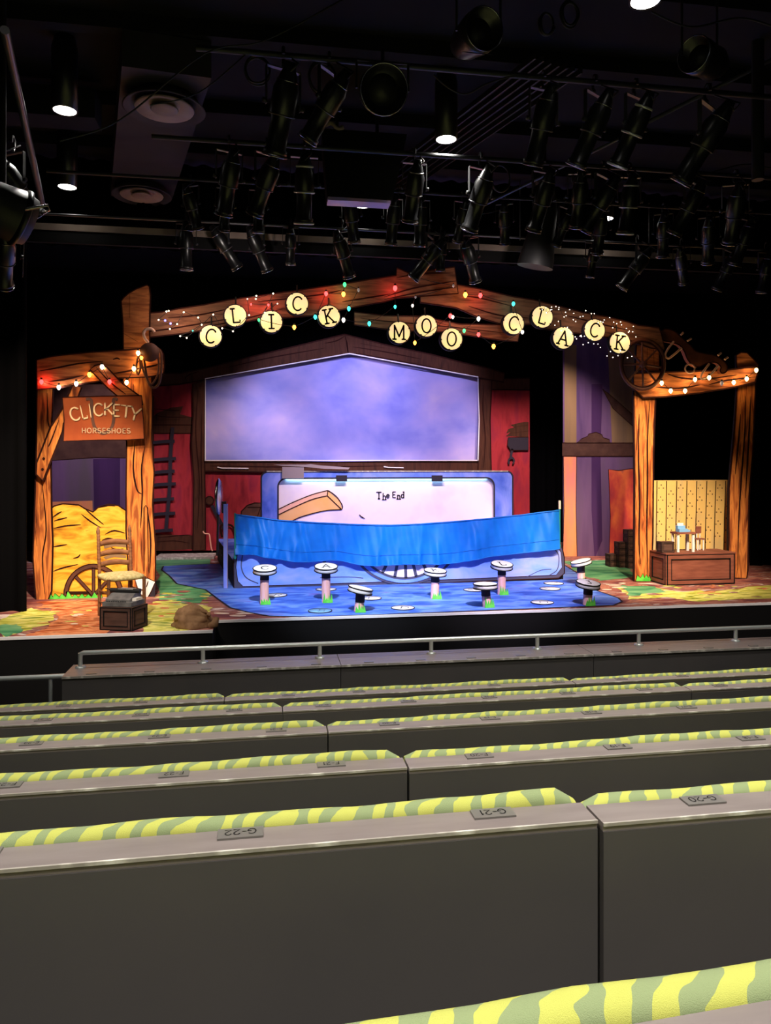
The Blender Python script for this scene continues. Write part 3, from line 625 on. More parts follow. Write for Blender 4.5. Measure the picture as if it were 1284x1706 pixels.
f = Flat(YP-.04); f.poly([(207, 540), (212, 530), (222, 525), (245, 522), (270, 520), (300, 514), (340, 508), (380, 500), (430, 493), (480, 486), (530, 479), (580, 472), (620, 465), (660, 459), (661, 446), (680, 455), (757, 445), (763, 489), (700, 494), (660, 497), (640, 503), (600, 510), (560, 518), (520, 526), (480, 529), (430, 532), (390, 540), (350, 549), (300, 556), (250, 562), (215, 568), (206, 558)], 'arch_wood', 2.2)
wood_lines(f, [[(660, 463), (700, 456), (755, 455)], [(640, 495), (690, 480), (760, 468)], [(640, 499), (700, 487), (762, 478)], [(500, 495), (540, 490), (570, 483)], [(430, 503), (480, 498), (520, 497)], [(210, 553), (260, 551), (330, 540), (400, 528)], [(280, 530), (330, 525), (380, 515)], [(340, 545), (400, 533), (470, 515)], [(570, 503), (620, 495), (650, 490)]], wd=2.6); f.mb.build('beam', ar)

# ================================================================ right portal with yellow wall
rp = thing('wooden_portal', 'painted cut-out timber portal at right framing the yellow plank wall', 'stage flat', base_of(1150, 965, YP+.2))
YR = 11.3
f = Flat(YR+.05); f.poly([(1060, 575), (1097, 575), (1098, 618), (1058, 618)], 'beam_wood', 2); wood_lines(f, [[(1078, 580), (1077, 612)], [(1088, 582), (1089, 610)]]); f.mb.build('post_top', rp)
f = Flat(YR); f.poly([(1055, 650), (1092, 655), (1090, 700), (1088, 758), (1087, 896), (1084, 967), (1056, 968), (1057, 800)], 'post_wood', 2.6)
wood_lines(f, [[(1082, 668), (1078, 730), (1078, 800), (1077, 880), (1078, 960)], [(1064, 690), (1063, 760), (1065, 830), (1064, 900), (1066, 940)], [(1071, 760), (1072, 860)], [(1062, 715), (1060, 750)]], wd=3); f.mb.build('post', rp)
f = Flat(YR); f.poly([(1228, 640), (1258, 636), (1256, 690), (1253, 758), (1247, 827), (1245, 951), (1243, 964), (1222, 963), (1213, 930), (1214, 813), (1219, 758), (1224, 700)], 'post_wood', 2.6)
wood_lines(f, [[(1241, 660), (1240, 720), (1234, 800), (1230, 870), (1228, 950)], [(1250, 660), (1246, 740), (1241, 830)], [(1233, 690), (1229, 740), (1224, 790)]], wd=3); f.mb.build('post', rp)
f = Flat(YR+.05); f.poly([(1226, 592), (1234, 587), (1244, 588), (1263, 607), (1261, 620), (1227, 620)], 'beam_wood', 2); f.mb.build('post_top', rp)
f = Flat(YR-.06); f.poly([(1055, 622), (1106, 620), (1173, 618), (1206, 617), (1258, 611), (1261, 623), (1257, 637), (1228, 644), (1164, 655), (1109, 661), (1071, 663), (1055, 648)], 'beam_wood', 2.6)
wood_lines(f, [[(1110, 622), (1130, 629), (1170, 632), (1226, 625)], [(1180, 641), (1210, 634), (1250, 629)], [(1092, 645), (1130, 647), (1165, 641)], [(1070, 640), (1085, 636)]], wd=3); f.mb.build('beam', rp)
f = Flat(YR-.02, .01); grass(f, 1058, 1085, 968, 16, 4, 3); f.mb.build('painted_grass', rp)

YW = 12.1
yw = thing('plank_wall', 'low yellow plank wall with dotted flower marks behind the right wooden portal', 'stage flat', base_of(1150, 930, YW))
f = Flat(YW); f.poly([(1084, 800.5), (1214, 799.5), (1214, 958), (1084, 961)], 'wall_yellow', 0, side='cream_paint')
for a, b in ((1094, 1092), (1110, 1108), (1127, 1124), (1144, 1141), (1160.5, 1157), (1177, 1173), (1192, 1188), (1208.5, 1204)): f.stroke([(a, 801), ((a+b)/2+.3, 860), (b, 955)], 1.5, LINE, 1)
for i in range(8):
    for j in range(5):
        u = 1101+16.3*i+ (j*-1.0); v = 812+j*20+(10 if i % 2 else 0)
        for du, dv in ((0, -4), (-3.6, 1.2), (3.6, 1.2)): f.patch([(u+du+1.1*math.cos(k), v+dv+1.1*math.sin(k)) for k in range(6)], 'iron_brown', 1)
f.mb.build('panel', yw)

# wagon wheel, ox yoke
t = thing('wagon_wheel', 'brown spoked wagon wheel hanging over the top left corner of the right portal', 'wheel', base_of(1070, 650, YR-.2, onY(1070, 650, YR).z))
YV = YR-.2; mb = MB(); mb.tube([onY(1070+36*math.cos(a), 607+41*math.sin(a), YV) for a in [2*PI*k/36 for k in range(36)]], .03, 'iron_brown', 8, closed=True); mb.build('rim', t)
mb = MB(); mb.tube([onY(1070+33*math.cos(a), 607+38*math.sin(a), YV-.02) for a in [2*PI*k/36 for k in range(36)]], .012, LINE, 6, closed=True); mb.build('tyre', t)
for a in (8, 48, 88, 135, 180, 222, 268, 318):
    a = math.radians(a); MB().tube([onY(1070, 607, YV), onY(1070+34*math.cos(a), 607+39*math.sin(a), YV)], .017, 'iron_brown', 8).build('spoke', t)
MB().lathe([(.0, -.04), (.05, -.04), (.06, 0), (.05, .05), (0, .05)], 'iron_brown', onY(1070, 607, YV), (0, -1, 0), 16).build('hub', t)
t = thing('ox_yoke', 'curved brown ox yoke with two pale bows above the right portal beam', 'yoke', base_of(1160, 625, YR-.2, onY(1160, 630, YR).z))
f = Flat(YR-.15, .09); f.poly([(1097, 560), (1099, 552), (1109, 548), (1123, 552), (1135, 563), (1148, 574), (1159, 585), (1173, 589), (1189, 592), (1202, 599), (1210, 608), (1210, 618), (1203, 622), (1199, 618), (1200, 611), (1192, 604), (1178, 605), (1164, 611), (1153, 608), (1145, 599), (1139, 585), (1131, 575), (1117, 570), (1106, 568)], 'yoke_wood', 2, smooth=True, side='yoke_wood'); f.mb.build('yoke_beam', t)
for pts, tips in (([(1122, 569), (1112, 582), (1108, 592), (1113, 597), (1122, 591), (1135, 580)], [((1134, 558), (1138, 554)), ((1145, 568), (1151, 564))]), ([(1181, 606), (1170, 621), (1167, 629), (1173, 631), (1184, 623), (1196, 609)], [((1196, 592), (1201, 588)), ((1207, 599), (1212, 595))])):
    mb = MB(); loop3(mb, pts, YR-.2, .018, 'rope_pale', False)
    for a, b in tips: mb.tube([onY(*a, YR-.2), onY(*b, YR-.2)], .018, 'rope_pale', 6)
    mb.build('bow', t)
mb = MB(); mb.tube([onY(1149+8*math.cos(a), 614+7.5*math.sin(a), YR-.2) for a in [2*PI*k/20 for k in range(20)]], .013, 'rope_pale', 6, closed=True); mb.build('ring', t)

# ================================================================ painted drops behind the portals
YD = 14.6
f = Flat(YD, .02); f.poly([(938, 560), (1075, 560), (1075, 931), (938, 933)], 'purple_drop', 0, side='purple_drop')
f.patch([(940, 575), (960, 575), (960, 760), (940, 760)], 'tan_drop', 1); f.patch([(1012, 575), (1062, 575), (1062, 760), (1020, 760)], 'tan_drop', 1)
f.patch([(938, 760), (960, 760), (959, 850), (961, 931), (937, 933), (939, 850)], 'peach_drop', 2, out=1)
f.patch([(1013, 782), (1030, 784), (1048, 781), (1075, 780), (1075, 930), (1014, 930), (1016, 860)], 'red_drop', 2, out=1)
f.patch([(985, 640), (1003, 640), (1000, 760), (1003, 900), (990, 931), (985, 850)], 'purple_dark_drop', 1)
f.patch([(936, 738), (1075, 738), (1075, 760), (936, 760)], 'brown_drop', 3, out=1.4)
f.patch([(960, 738), (968, 731), (978, 727), (980, 723), (992, 720), (1002, 724), (1004, 729), (1014, 732), (1016, 738)], 'brown_drop', 3, out=1)
f.patch([(1003, 648), (1012, 655), (1070, 705), (1070, 725), (1020, 680)], 'brown_drop', 3, out=1)
tag(f.mb.build('painted_drop'), 'tall painted cloth drop in purple and peach left of the right wooden post', 'backdrop')
f = Flat(YD, .02); f.poly([(72, 640), (222, 640), (222, 931), (72, 934)], 'purple_drop', 0, side='purple_drop')
f.patch([(72, 640), (222, 640), (222, 763), (160, 762), (72, 768)], 'brown_drop', 1, out=1)
f.patch([(155, 765), (200, 763), (200, 860), (157, 860)], 'purple_dark_drop', 1)
f.patch([(85, 836), (154, 834), (155, 860), (85, 862)], 'peach_drop', 2)
tag(f.mb.build('painted_drop'), 'dim purple painted cloth drop behind the left portal and hay', 'backdrop')

# ================================================================ barn wall with the sky window
YB = 16.0
bn = thing('barn_wall', 'dark red painted barn wall with brown timber frame round the sky window', 'stage flat', base_of(560, 918, YB))
f = Flat(YB, .06)
f.poly([(240, 640), (341, 632), (341, 768), (520, 772), (798, 772), (799, 630), (882, 640), (882, 912), (560, 915), (240, 918)], 'barn_red', 0)
f.patch([(249, 700), (262, 688), (285, 679), (305, 677), (300, 690), (322, 696), (318, 707), (249, 708)], 'barn_wood', 2)
wood_lines(f, [[(255, 681), (290, 684), (300, 683)], [(258, 692), (280, 695), (322, 695)], [(260, 700), (300, 699)]], 3, 1.4)
f.patch([(252, 708), (321, 708), (321, 722), (252, 722)], 'barn_wood', 2, out=1.6)
f.patch([(252, 890), (321, 892), (321, 915), (252, 918)], 'barn_wood', 2); wood_lines(f, [[(262, 896), (300, 892), (318, 891)], [(262, 903), (290, 901), (316, 905)]], 3, 1.6)
f.patch([(842, 727), (850, 720), (843, 722), (846, 715), (856, 712), (850, 708), (872, 703), (880, 703), (880, 728)], 'barn_wood', 2)
wood_lines(f, [[(850, 722), (880, 718)], [(855, 712), (880, 708)]], 3, 1.2)
f.mb.build('wall_panel', bn)
f = Flat(YB-.05, .02)
f.stroke([(287.5, 712), (284, 760), (282, 820), (276, 886)], 6, 'charcoal_paint', 1)
for v, u in ((736, 291), (765, 293), (786, 291), (807, 293), (832, 290), (856, 292), (884, 288)): f.stroke([(250, v+2), (270, v), (u, v-1)], 5.5, 'charcoal_paint', 2)
f.mb.build('painted_ladder', bn)
f = Flat(YB-.05, .02); f.patch([(846, 729), (880, 728), (880, 750), (850, 750), (845, 742)], 'charcoal_paint', 1, smooth=False, out=1); f.stroke([(853, 748), (851, 760), (852, 765)], 4, 'charcoal_paint', 1); f.stroke([(848, 773), (847, 767), (852, 762), (856, 767), (854, 773)], 3, 'charcoal_paint', 2); f.mb.build('painted_tool_pouch', bn)
f = Flat(YB-.05, .02)
f.patch(arc(349, 834, 7, 7, 0, 340, 12), 'barn_wood', 1, out=2); f.stroke([(353, 842), (362, 860), (375, 884)], 6, 'charcoal_paint', 1)
f.patch([(401, 868), (402, 852), (412, 842), (424, 838), (436, 838), (436, 870)], 'iron_brown', 1, out=2.2); f.stroke([(412, 845), (434, 845)], 1.4, LINE, 4, sub=0); f.stroke([(425, 872), (434, 845)], 1.2, LINE, 4, sub=0)
f.stroke([(370, 895), (367, 880), (372, 874), (386, 876), (392, 890), (388, 904)], 3.4, LINE, 2); f.stroke([(375, 898), (373, 884), (382, 880)], 2, 'iron_brown', 3)
f.mb.build('painted_tools', bn)
f = Flat(YB-.07, .08); f.poly([(321, 640), (341, 633), (342, 700), (341, 768), (342, 850), (342, 916), (321, 917), (323, 800), (319, 740), (322, 690)], 'barn_wood', 2); wood_lines(f, [[(330, 650), (326, 720), (332, 800), (329, 880)], [(336, 690), (335, 760), (337, 860)]], 2, 2); f.mb.build('post', bn)
f = Flat(YB-.07, .08); f.poly([(799, 631), (819, 633), (816, 700), (818, 786), (796, 786), (798, 700)], 'barn_wood', 2); wood_lines(f, [[(806, 640), (804, 680), (808, 730), (805, 780)]], 2, 2); f.mb.build('post', bn)
f = Flat(YB-.06, .05); f.poly([(814, 632), (882, 630), (882, 650), (816, 649)], 'barn_wood', 2); f.mb.build('beam', bn)
f = Flat(YB-.06, .05); f.poly([(341, 767), (560, 770), (799, 767), (799, 786), (560, 788), (341, 785)], 'barn_wood', 2); wood_lines(f, [[(350, 776), (500, 778), (640, 776)]], 2, 2); f.mb.build('beam', bn)
f = Flat(YB-.10, .08); f.poly([(252, 622), (300, 622), (345, 613), (420, 594), (500, 575), (574, 557), (578, 572), (580, 590), (520, 600), (430, 616), (344, 632), (300, 640), (252, 644)], 'barn_wood', 2.2)
wood_lines(f, [[(308, 632), (312, 626), (330, 619)], [(380, 612), (450, 596), (540, 580)], [(540, 572), (560, 568), (574, 560)]], 2, 2); f.mb.build('rafter', bn)
f = Flat(YB-.10, .08); f.poly([(574, 557), (640, 574), (720, 591), (770, 604), (812, 613), (840, 622), (839, 637), (796, 629), (700, 608), (600, 590), (580, 589)], 'barn_wood', 2.2)
wood_lines(f, [[(588, 578), (640, 586), (700, 598)], [(600, 572), (640, 580)]], 2, 2); f.mb.build('rafter', bn)
f = Flat(YB-.02, .02); f.poly([(249, 660), (249, 915), (256, 915), (256, 660)], 'barn_wood', 1); f.mb.build('edge_board', bn)
f = Flat(YB+.075, .03); f.poly([(335, 912), (335, 615), (582, 572), (805, 612), (805, 912)], 'sky_paint', 0)
tag(f.mb.build('sky_cloth'), 'pale violet painted sky cloth filling the gabled window of the barn', 'backdrop')
f = Flat(YB-.11, .01)
f.stroke([(342, 768), (342, 631), (582, 589), (796, 628), (798, 700), (796, 768)], 1.8, 'white_paint', 1, sub=0); f.stroke([(342, 767), (797, 767)], 1.8, 'white_paint', 1, sub=0)
f.mb.build('window_cord', bn)
for u0, u1, v, lab in ((362, 414, 780, 'small bright metal rod on the barn beam, left of the picture panel'), (639, 672, 779, 'small bright metal rod on the barn beam, above the words The End')):
    t = MB(); t.tube([onY(u0, v-1.5, YB-.082), onY(u0+8, v, YB-.082), onY(u1, v+.5, YB-.082)], .014, 'mini_white', 8); tag(t.build('metal_rod'), lab, 'rod')

# ================================================================ the truck: platform, front board, picture panel
YT = 11.6; PT = .42
tk = thing('stage_truck', 'long blue wagon platform with rounded front board and painted wheel in mid stage', 'stage wagon', base_of(660, 975, YT))
n0 = onY(389, 900, YT+.06); f0 = onZ(364, 929); n1 = onY(938, 900, YT+.06)
mb = MB(); mb.prism([(n0.x, YT+.06, PT), (n1.x, YT+.06, PT), (n1.x+.2, 15.2, PT), (f0.x, 15.2, PT)], (0, 0, -1), PT-.005, 'frame_blue', 'black_paint')
mb.build('platform', tk)
mb = MB()
for u, v, Y in ((364, 929-.4, 14.2), (374, 942, 13.2)):
    p = onY(u, v, Y); mb.lathe([(.0, 0), (.035, 0), (.035, .02), (0, .03)], 'steel', (n0.x-.14-.1*(Y-12.4), Y, .22), (-1, 0, 0), 10)
mb.build('bolt', tk)
f = Flat(YT); f.poly([(391, 905), (880, 905), (925, 905), (936, 912), (940, 930), (940, 955), (930, 963), (760, 970), (560, 977), (390, 984), (389, 940)], 'truck_grey', 1.6)
f.patch([(395, 925), (405, 916), (440, 908), (880, 905), (926, 908), (934, 920), (936, 945), (926, 958), (760, 965), (560, 972), (405, 977), (396, 968), (393, 945)], 'truck_blue', 1, smooth=False, out=1.0)
f.stroke([(404, 925), (402, 945), (410, 962), (430, 972)], 1.6, 'truck_grey', 3); f.stroke([(533, 962), (580, 961), (605, 963)], 1.2, 'truck_grey', 3)
f.stroke([(920, 912), (930, 925), (928, 948), (915, 958)], 1.4, 'truck_grey', 3); f.stroke([(875, 962), (900, 950), (918, 948)], 1.0, 'truck_grey', 3)
f.mb.build('front_board', tk)
f = Flat(YT-.01, .01); W0 = (673, 880)
f.patch([(W0[0]+82*math.cos(math.radians(a)), W0[1]+84*math.sin(math.radians(a))) for a in range(20, 165, 5)], 'cream_paint' if False else 'pale_panel', 1)
f.stroke(arc(W0[0], W0[1], 96, 93, 20, 158, 24), 4, 'truck_grey', 2, sub=0); f.stroke(arc(W0[0], W0[1], 89, 88, 20, 158, 24), 8, 'truck_blue', 2, sub=0); f.stroke(arc(W0[0], W0[1], 83, 83.5, 20, 158, 24), 4, 'truck_grey', 3, sub=0)
for a in (35, 48, 62, 76, 88, 101, 116, 131, 145): f.stroke([(W0[0]+10*math.cos(math.radians(a)), W0[1]+10*math.sin(math.radians(a))), (W0[0]+83*math.cos(math.radians(a)), W0[1]+83*math.sin(math.radians(a)))], 5, 'truck_grey', 3, sub=0)
f.mb.build('painted_wheel', tk)
MB().lathe([(0, 0), (.03, 0), (.03, .03), (.0, .04)], 'truck_grey', onY(540, 934, YT-.01), (0, -1, 0), 12).build('knob', tk)
# side upright and round mirror at the left end
mb = MB(); a = onY(380, 975, YT); b = onY(376, 815, YT); xx = n0.x-.06
mb.box((xx-.09, YT, .01), (xx-.03, YT+.16, 1.30), 'frame_blue'); mb.box((xx-.035, YT-.004, .01), (xx-.028, YT, 1.28), 'rope_pale'); mb.build('side_upright', tk)
z1 = onY(376, 815, YT).z
t2 = MB(); t2.box((xx-.12, YT+.04, 1.16), (xx-.05, YT+.12, 1.34), 'charcoal_paint'); t2.build('bracket', tk)
c = onY(364, 828, 12.4); mb = MB(); mb.lathe([(0, -.02), (.27, -.02), (.31, .0), (.27, .03), (0, .05)], 'steel', c, (1, -.10, 0), 28); o = mb.build('round_mirror', tk)
tag(o, 'dark round disc seen edge-on')
mb = MB(); mb.tube([(c.x, 12.4, c.z), (c.x-.02, 12.4, PT)], .02, 'fixture_dark', 8); mb.build('mirror_pole', tk)
# picture panel
YE = 14.0
pn = thing('picture_panel', 'lit picture panel reading The End in a rounded blue frame on the wagon', 'picture panel', (onY(640, 900, YE).x, YE, PT+.005))
def rrect(x0, z0, x1, z1, r, n=8):
    P = []
    for cx_, cz, a0 in ((x1-r, z1-r, 0), (x0+r, z1-r, 90), (x0+r, z0+r, 180), (x1-r, z0+r, 270)):
        for i in range(n+1): a = math.radians(a0+90*i/n); P.append((cx_+r*math.cos(a), cz+r*math.sin(a)))
    return P
A = onY(435, 786, YE); B = onY(854, 786, YE); C_ = onY(463, 797, YE); D_ = onY(823, 797, YE)
out = rrect(A.x, PT+.01, B.x, A.z, .12); inn = rrect(C_.x, PT+.12, D_.x, C_.z, .16)
mb = MB(); n = len(out); V = [(x, YE, z) for x, z in out]+[(x, YE, z) for x, z in inn]+[(x, YE+.16, z) for x, z in out]+[(x, YE+.16, z) for x, z in inn]
mb.add(V, [(i, (i+1) % n, n+(i+1) % n, n+i) for i in range(n)], 'frame_blue')
mb.add(V, [(i, 2*n+i, 2*n+(i+1) % n, (i+1) % n) for i in range(n)]+[(n+i, n+(i+1) % n, 3*n+(i+1) % n, 3*n+i) for i in range(n)]+[(2*n+i, 3*n+i, 3*n+(i+1) % n, 2*n+(i+1) % n) for i in range(n)], 'charcoal_paint')
for loop, wd, m in ((inn, .03, 'charcoal_paint'), (out, .03, 'charcoal_paint')):
    vs, fs = ribbon2d(loop, wd, closed=True); mb.add([(x, YE-.004, z) for x, z in vs], fs, m)
mb.build('frame', pn)
MB().box((A.x+.1, YE-.01, A.z-.004), (B.x-.1, YE+.17, A.z+.016), 'ledge_edge').build('top_strip', pn)
MB().prism([(x, YE+.04, z) for x, z in inn], (0, 1, 0), .02, 'pale_panel').build('picture_face', pn)
f = Flat(YE+.038, .002)
f.patch([(463, 851), (490, 838), (520, 826), (546, 818), (566, 834), (570, 849), (545, 850), (500, 860), (485, 868), (463, 872)], 'board_orange', 1)
f.patch([(463, 849), (490, 836), (520, 824), (546, 817), (546, 826), (520, 832), (490, 845), (463, 858)], 'board_pink', 2)
for l in ([(463, 849), (490, 836), (520, 824), (546, 817)], [(463, 858), (490, 845), (520, 832), (545, 826)], [(546, 817), (560, 827), (570, 842), (569, 849)], [(545, 826), (568, 848)], [(546, 817), (545, 826)], [(569, 849), (540, 851), (505, 860), (484, 869)]): f.stroke(l, 1.6, LINE, 3)
f.stroke([(598, 857), (602, 861), (608, 864)], 2, LINE, 3, taper=True)
f.mb.build('painted_board', pn)
tb = MB(); k = 14.15/FPX; fx = Flat(YE+.034)
for ch, u, v, s_ in (('T', 627, 831, 11), ('h', 637, 832.5, 11), ('e', 643, 830, 11), ('E', 653, 829, 9.5), ('n', 661, 831.5, 11), ('d', 667.5, 829.5, 10.5)):
    glyph(tb, ch, fx.P(u, v, 1), Vector((s_*k, 0, 0)), Vector((0, 0, s_*k)), MATS['black_paint'], .16, True)
tb.build('lettering', pn)
for u in (569, 728): 
    a = onY(u-9, 792, YE-.02); b = onY(u+9, 802, YE-.02); MB().box((a.x, YE-.03, b.z), (b.x, YE, a.z), 'charcoal_paint').build('clip', pn)
MB().box((C_.x+.15, YE+.012, C_.z+.004), (D_.x-.15, YE+.03, C_.z+.02), 'led_strip').build('led_strip', pn)
# real light of the strip behind the top edge of the frame
la = bpy.data.lights.new('panel_strip_light', 'AREA'); la.shape = 'RECTANGLE'; la.size = D_.x-C_.x-.3; la.size_y = .03; la.energy = 4; la.color = (.35, .85, 1)
lo = bpy.data.objects.new('panel_strip_light', la); col.objects.link(lo); lo.location = ((C_.x+D_.x)/2, YE+.015, C_.z-.01); lo.rotation_euler = (math.radians(30), 0, 0)
pb = thing('grey_plank', 'thin grey plank resting on a grey box on top of the picture panel frame', 'plank', (onY(510, 780, YE).x, YE, A.z+.016))
mb = MB(); a = onY(455, 775, YE-.1); b = onY(583, 779, YE-.1); mb.prism([onY(455, 774, YE-.06), onY(510, 774, YE-.06), onY(518, 773, YE-.06), onY(530, 775, YE-.06), onY(583, 779, YE-.06), onY(580, 782, YE-.06), onY(540, 781, YE-.06), onY(510, 778, YE-.06), onY(470, 776, YE-.06)], (0, 1, 0), .22, 'duct_pale').build('board', pb)
a = onY(470, 778, YE-.05); b = onY(506, 797, YE-.05); MB().box((a.x, YE-.05, b.z), (b.x, YE-.008, a.z), 'duct_pale').build('box', pb)

# ================================================================ blue cloth banner on two poles
top = [(393, 857), (430, 862), (469, 867), (550, 872), (639, 875), (700, 873), (768, 868), (850, 860), (930, 850)]
bot = [(392, 923), (420, 924), (446, 928), (480, 934), (509, 936), (559, 933), (585, 938), (614, 942), (669, 940), (744, 939), (790, 932), (818, 927), (870, 921), (930, 914)]
def interp(P, u):
    for i in range(len(P)-1):
        if P[i][0] <= u <= P[i+1][0]: t_ = (u-P[i][0])/(P[i+1][0]-P[i][0]); return P[i][1]+(P[i+1][1]-P[i][1])*t_
    return P[0][1] if u < P[0][0] else P[-1][1]
topS = cat_rom(top, 5); botS = cat_rom(bot, 5)
YC_ = 11.50; bnr = thing('cloth_banner', 'long bright blue satin cloth strung sagging between two thin poles across the wagon', 'cloth', base_of(660, 940, YC_, .5))
NU, NV = 220, 16; vs = []; fs = []
random.seed(11); folds = [(random.uniform(393, 930), random.uniform(3, 8), random.uniform(-.5, .5), random.uniform(.3, 1)) for _ in range(46)]
for i in range(NU+1):
    u = 392+(931-392)*i/NU; vt, vb = interp(topS, u), interp(botS, u)
    for j in range(NV+1):
        t_ = j/NV; y = 0
        for fu, fw, sl, am in folds:
            d = (u-fu-sl*40*(t_-.5))/fw; y += am*.040*math.exp(-d*d)*(.25+.75*t_)
        y += .012*math.sin(u*.11+t_*3)+.008*math.sin(u*.37-t_*5)
        if u < 460: y += .03*math.sin((u-392)*.12+t_*7)*(1-(u-392)/68)
        p = onY(u, vt+(vb-vt)*t_, YC_); vs.append((p.x, YC_-y, p.z))
for i in range(NU):
    for j in range(NV): a = i*(NV+1)+j; fs.append((a, a+1, a+NV+2, a+NV+1))
mb = MB(); mb.add(vs, fs, 'satin_blue', True); mb.build('cloth', bnr)
def edge_line(j, r, nm):
    mb = MB(); mb.tube([Vector(vs[i*(NV+1)+j])+Vector((0, -.006, 0)) for i in range(0, NU+1, 2)], r, 'satin_hem', 6); mb.build(nm, bnr)
edge_line(0, .012, 'top_hem'); edge_line(NV, .009, 'bottom_hem'); edge_line(NV-4, .004, 'seam')
p = onY(391.5, 855, YC_); MB().tube([(p.x, YC_, .47), (p.x, YC_, p.z)], .014, 'green_pole', 8).build('pole', bnr); MB().box((p.x-.02, YC_, .48), (p.x+.02, YT, .52), 'green_pole').build('pole_clip', bnr)
p = onY(932, 848, YC_); q_ = onY(932, 834, YC_); mb = MB().tube([(p.x, YC_, .55), (p.x, YC_, p.z)], .014, 'green_pole', 8); mb.build('pole', bnr); MB().box((p.x-.02, YC_, .56), (p.x+.02, YT, .60), 'green_pole').build('pole_clip', bnr)
MB().tube([(p.x, YC_, p.z), (p.x, YC_, q_.z)], .02, 'cream_paint', 10).build('pole_tip', bnr)

# ================================================================ letter stools
def make_stool(fu, fv, du, dv, tilt, roll, ch, label, rad=.158):
    b = onZ(fu, fv); Z = (b-EYE).dot(FW)
    t = thing('letter_stool', label, 'stool', (b.x, b.y, .006), 'letter stools in the blue pond')
    zc = EYE.z-(dv-HV)/FPX*(Z); dx = (du-fu)/FPX*Z
    c = Vector((b.x+dx, b.y, zc))
    M3 = Matrix.Rotation(math.radians(-roll), 3, 'Y') @ Matrix.Rotation(math.radians(tilt), 3, 'X')
    ax = M3 @ Vector((0, 0, 1)); ex = M3 @ Vector((1, 0, 0)); ey = M3 @ Vector((0, 1, 0))
    th = .064
    MB().lathe([(0, -th), (rad-.006, -th), (rad, -th+.004), (rad, -.004), (rad-.006, 0), (0, 0)], 'white_paint', c, ax, 36).build('disc', t)
    for h in (-.006, -th+.004): MB().tube([c+ax*h+(ex*math.cos(a)+ey*math.sin(a))*(rad+.001) for a in [2*PI*k/36 for k in range(36)]], .0075, 'black_paint', 8, closed=True).build('rim', t)
    if ch:
        tb = MB(); text(tb, ch, c+ax*.002-ey*.07, ex*.15, ey*.14, 'black_paint', .11, 0, True, True); tb.build('lettering', t)
    zt = zc-th-.015-abs(math.sin(math.radians(roll)))*.03
    if abs(roll) > 5:
        mb = MB(); 
        for s_ in (-.03, .03): mb.tube([(c.x+s_, b.y, zt-.01), (c.x+s_, b.y, zt+.05)], .008, 'black_paint', 6)
        mb.build('tilt_bracket', t)
    else: zt += .015
    MB().tube([(b.x, b.y, .008), (b.x+dx*.6, b.y, zt-.09)], .060, 'pink_paper', 20).build('post', t)
    mb = MB(); mb.tube([(b.x+dx*.6, b.y, zt-.10), (b.x+dx*.8, b.y, zt)], .0615, 'charcoal_paint', 20)
    mb.build('collar', t)
    # green cut-out grass in front of the foot
    random.seed(int(fu)); g = MB(); pts = [(-.05, 0)]
    for i in range(4): pts += [(-.05+.033*i+.006, .035), (-.05+.033*i+.018+random.uniform(-.008, .008), random.uniform(.07, .14))]
    pts += [(.085, .03), (.088, 0)]
    g.prism([(b.x+x, b.y-.070, .008+z) for x, z in pts], (0, 1, 0), .012, 'grass_green'); g.build('grass_tuft', t)
    return t
make_stool(440, 1007, 441, 946, 10, 0, 'C', 'white letter stool with a C on top, farthest left in the pond')
make_stool(543, 1004, 543, 943, 10, 0, 'A', 'white letter stool with an A on top, second tall one from the left')
make_stool(597, 1020, 601, 979, 1, -12, '', 'white topped stool tipped down to the right, at the stage edge left of centre')
make_stool(724, 998, 725, 950, 6, -3, 'K', 'white letter stool standing below the painted wagon wheel, right of centre')
make_stool(835, 991, 836, 939, 11, -2, 'L', 'white letter stool, tallest one right of centre, behind the low flat topped one')
make_stool(811, 1012, 808, 972, 0, 1, '', 'low flat topped white stool at the stage edge, grass at its right foot')
make_stool(968, 976, 967, 934, -1, 14, '', 'white topped stool tipped up to the right, farthest right and rear')
make_stool(978, 1009, 980, 970, 8, -4, 'J', 'white letter stool at the far right front corner of the pond')
discs = [(460, 993, 'R', 'white letter disc on the pond just right of the C stool'), (543, 983, 'H', 'white letter disc on the pond behind the A stool'), (533, 1019, 'S', 'pale blue letter disc at the stage edge in front of the A stool'),
         (617, 998, 'Z', 'white letter disc on the pond behind the stool tipped to the right'), (671, 1014, 'D', 'white letter disc reading D at the stage edge in the middle'), (789, 984, 'F', 'white letter disc on the pond left of the low flat topped stool'),
         (922, 973, 'Z', 'white letter disc near the wagon corner, the rear one of the close pair'), (916, 982, 'L', 'white letter disc near the wagon corner, the front one of the close pair'), (903, 1005, 'O', 'white letter disc at the stage edge left of the rightmost stool')]
for k, (u, v, ch, lab) in enumerate(discs):
    c = onZ(u, v); t = thing('letter_disc', lab, 'letter disc', (c.x, c.y, .009), 'flat letter discs lying on the pond')
    m = 'blue_machine' if k == 2 else 'white_paint'
    MB().lathe([(0, 0), (.150, 0), (.150, .006), (0, .006)], m, (c.x, c.y, .009), seg=36).build('disc', t)
    MB().tube([(c.x+.153*math.cos(a), c.y+.153*math.sin(a), .013) for a in [2*PI*j/36 for j in range(36)]], .006, 'charcoal_paint', 6, closed=True).build('rim', t)
    tb = MB(); a = .35 if k % 2 else -.3; text(tb, ch, (c.x, c.y-.07, .016), (.16*math.cos(a), .16*math.sin(a), 0), (-.14*math.sin(a), .14*math.cos(a), 0), 'charcoal_paint', .08, 0, True, True); tb.build('lettering', t)

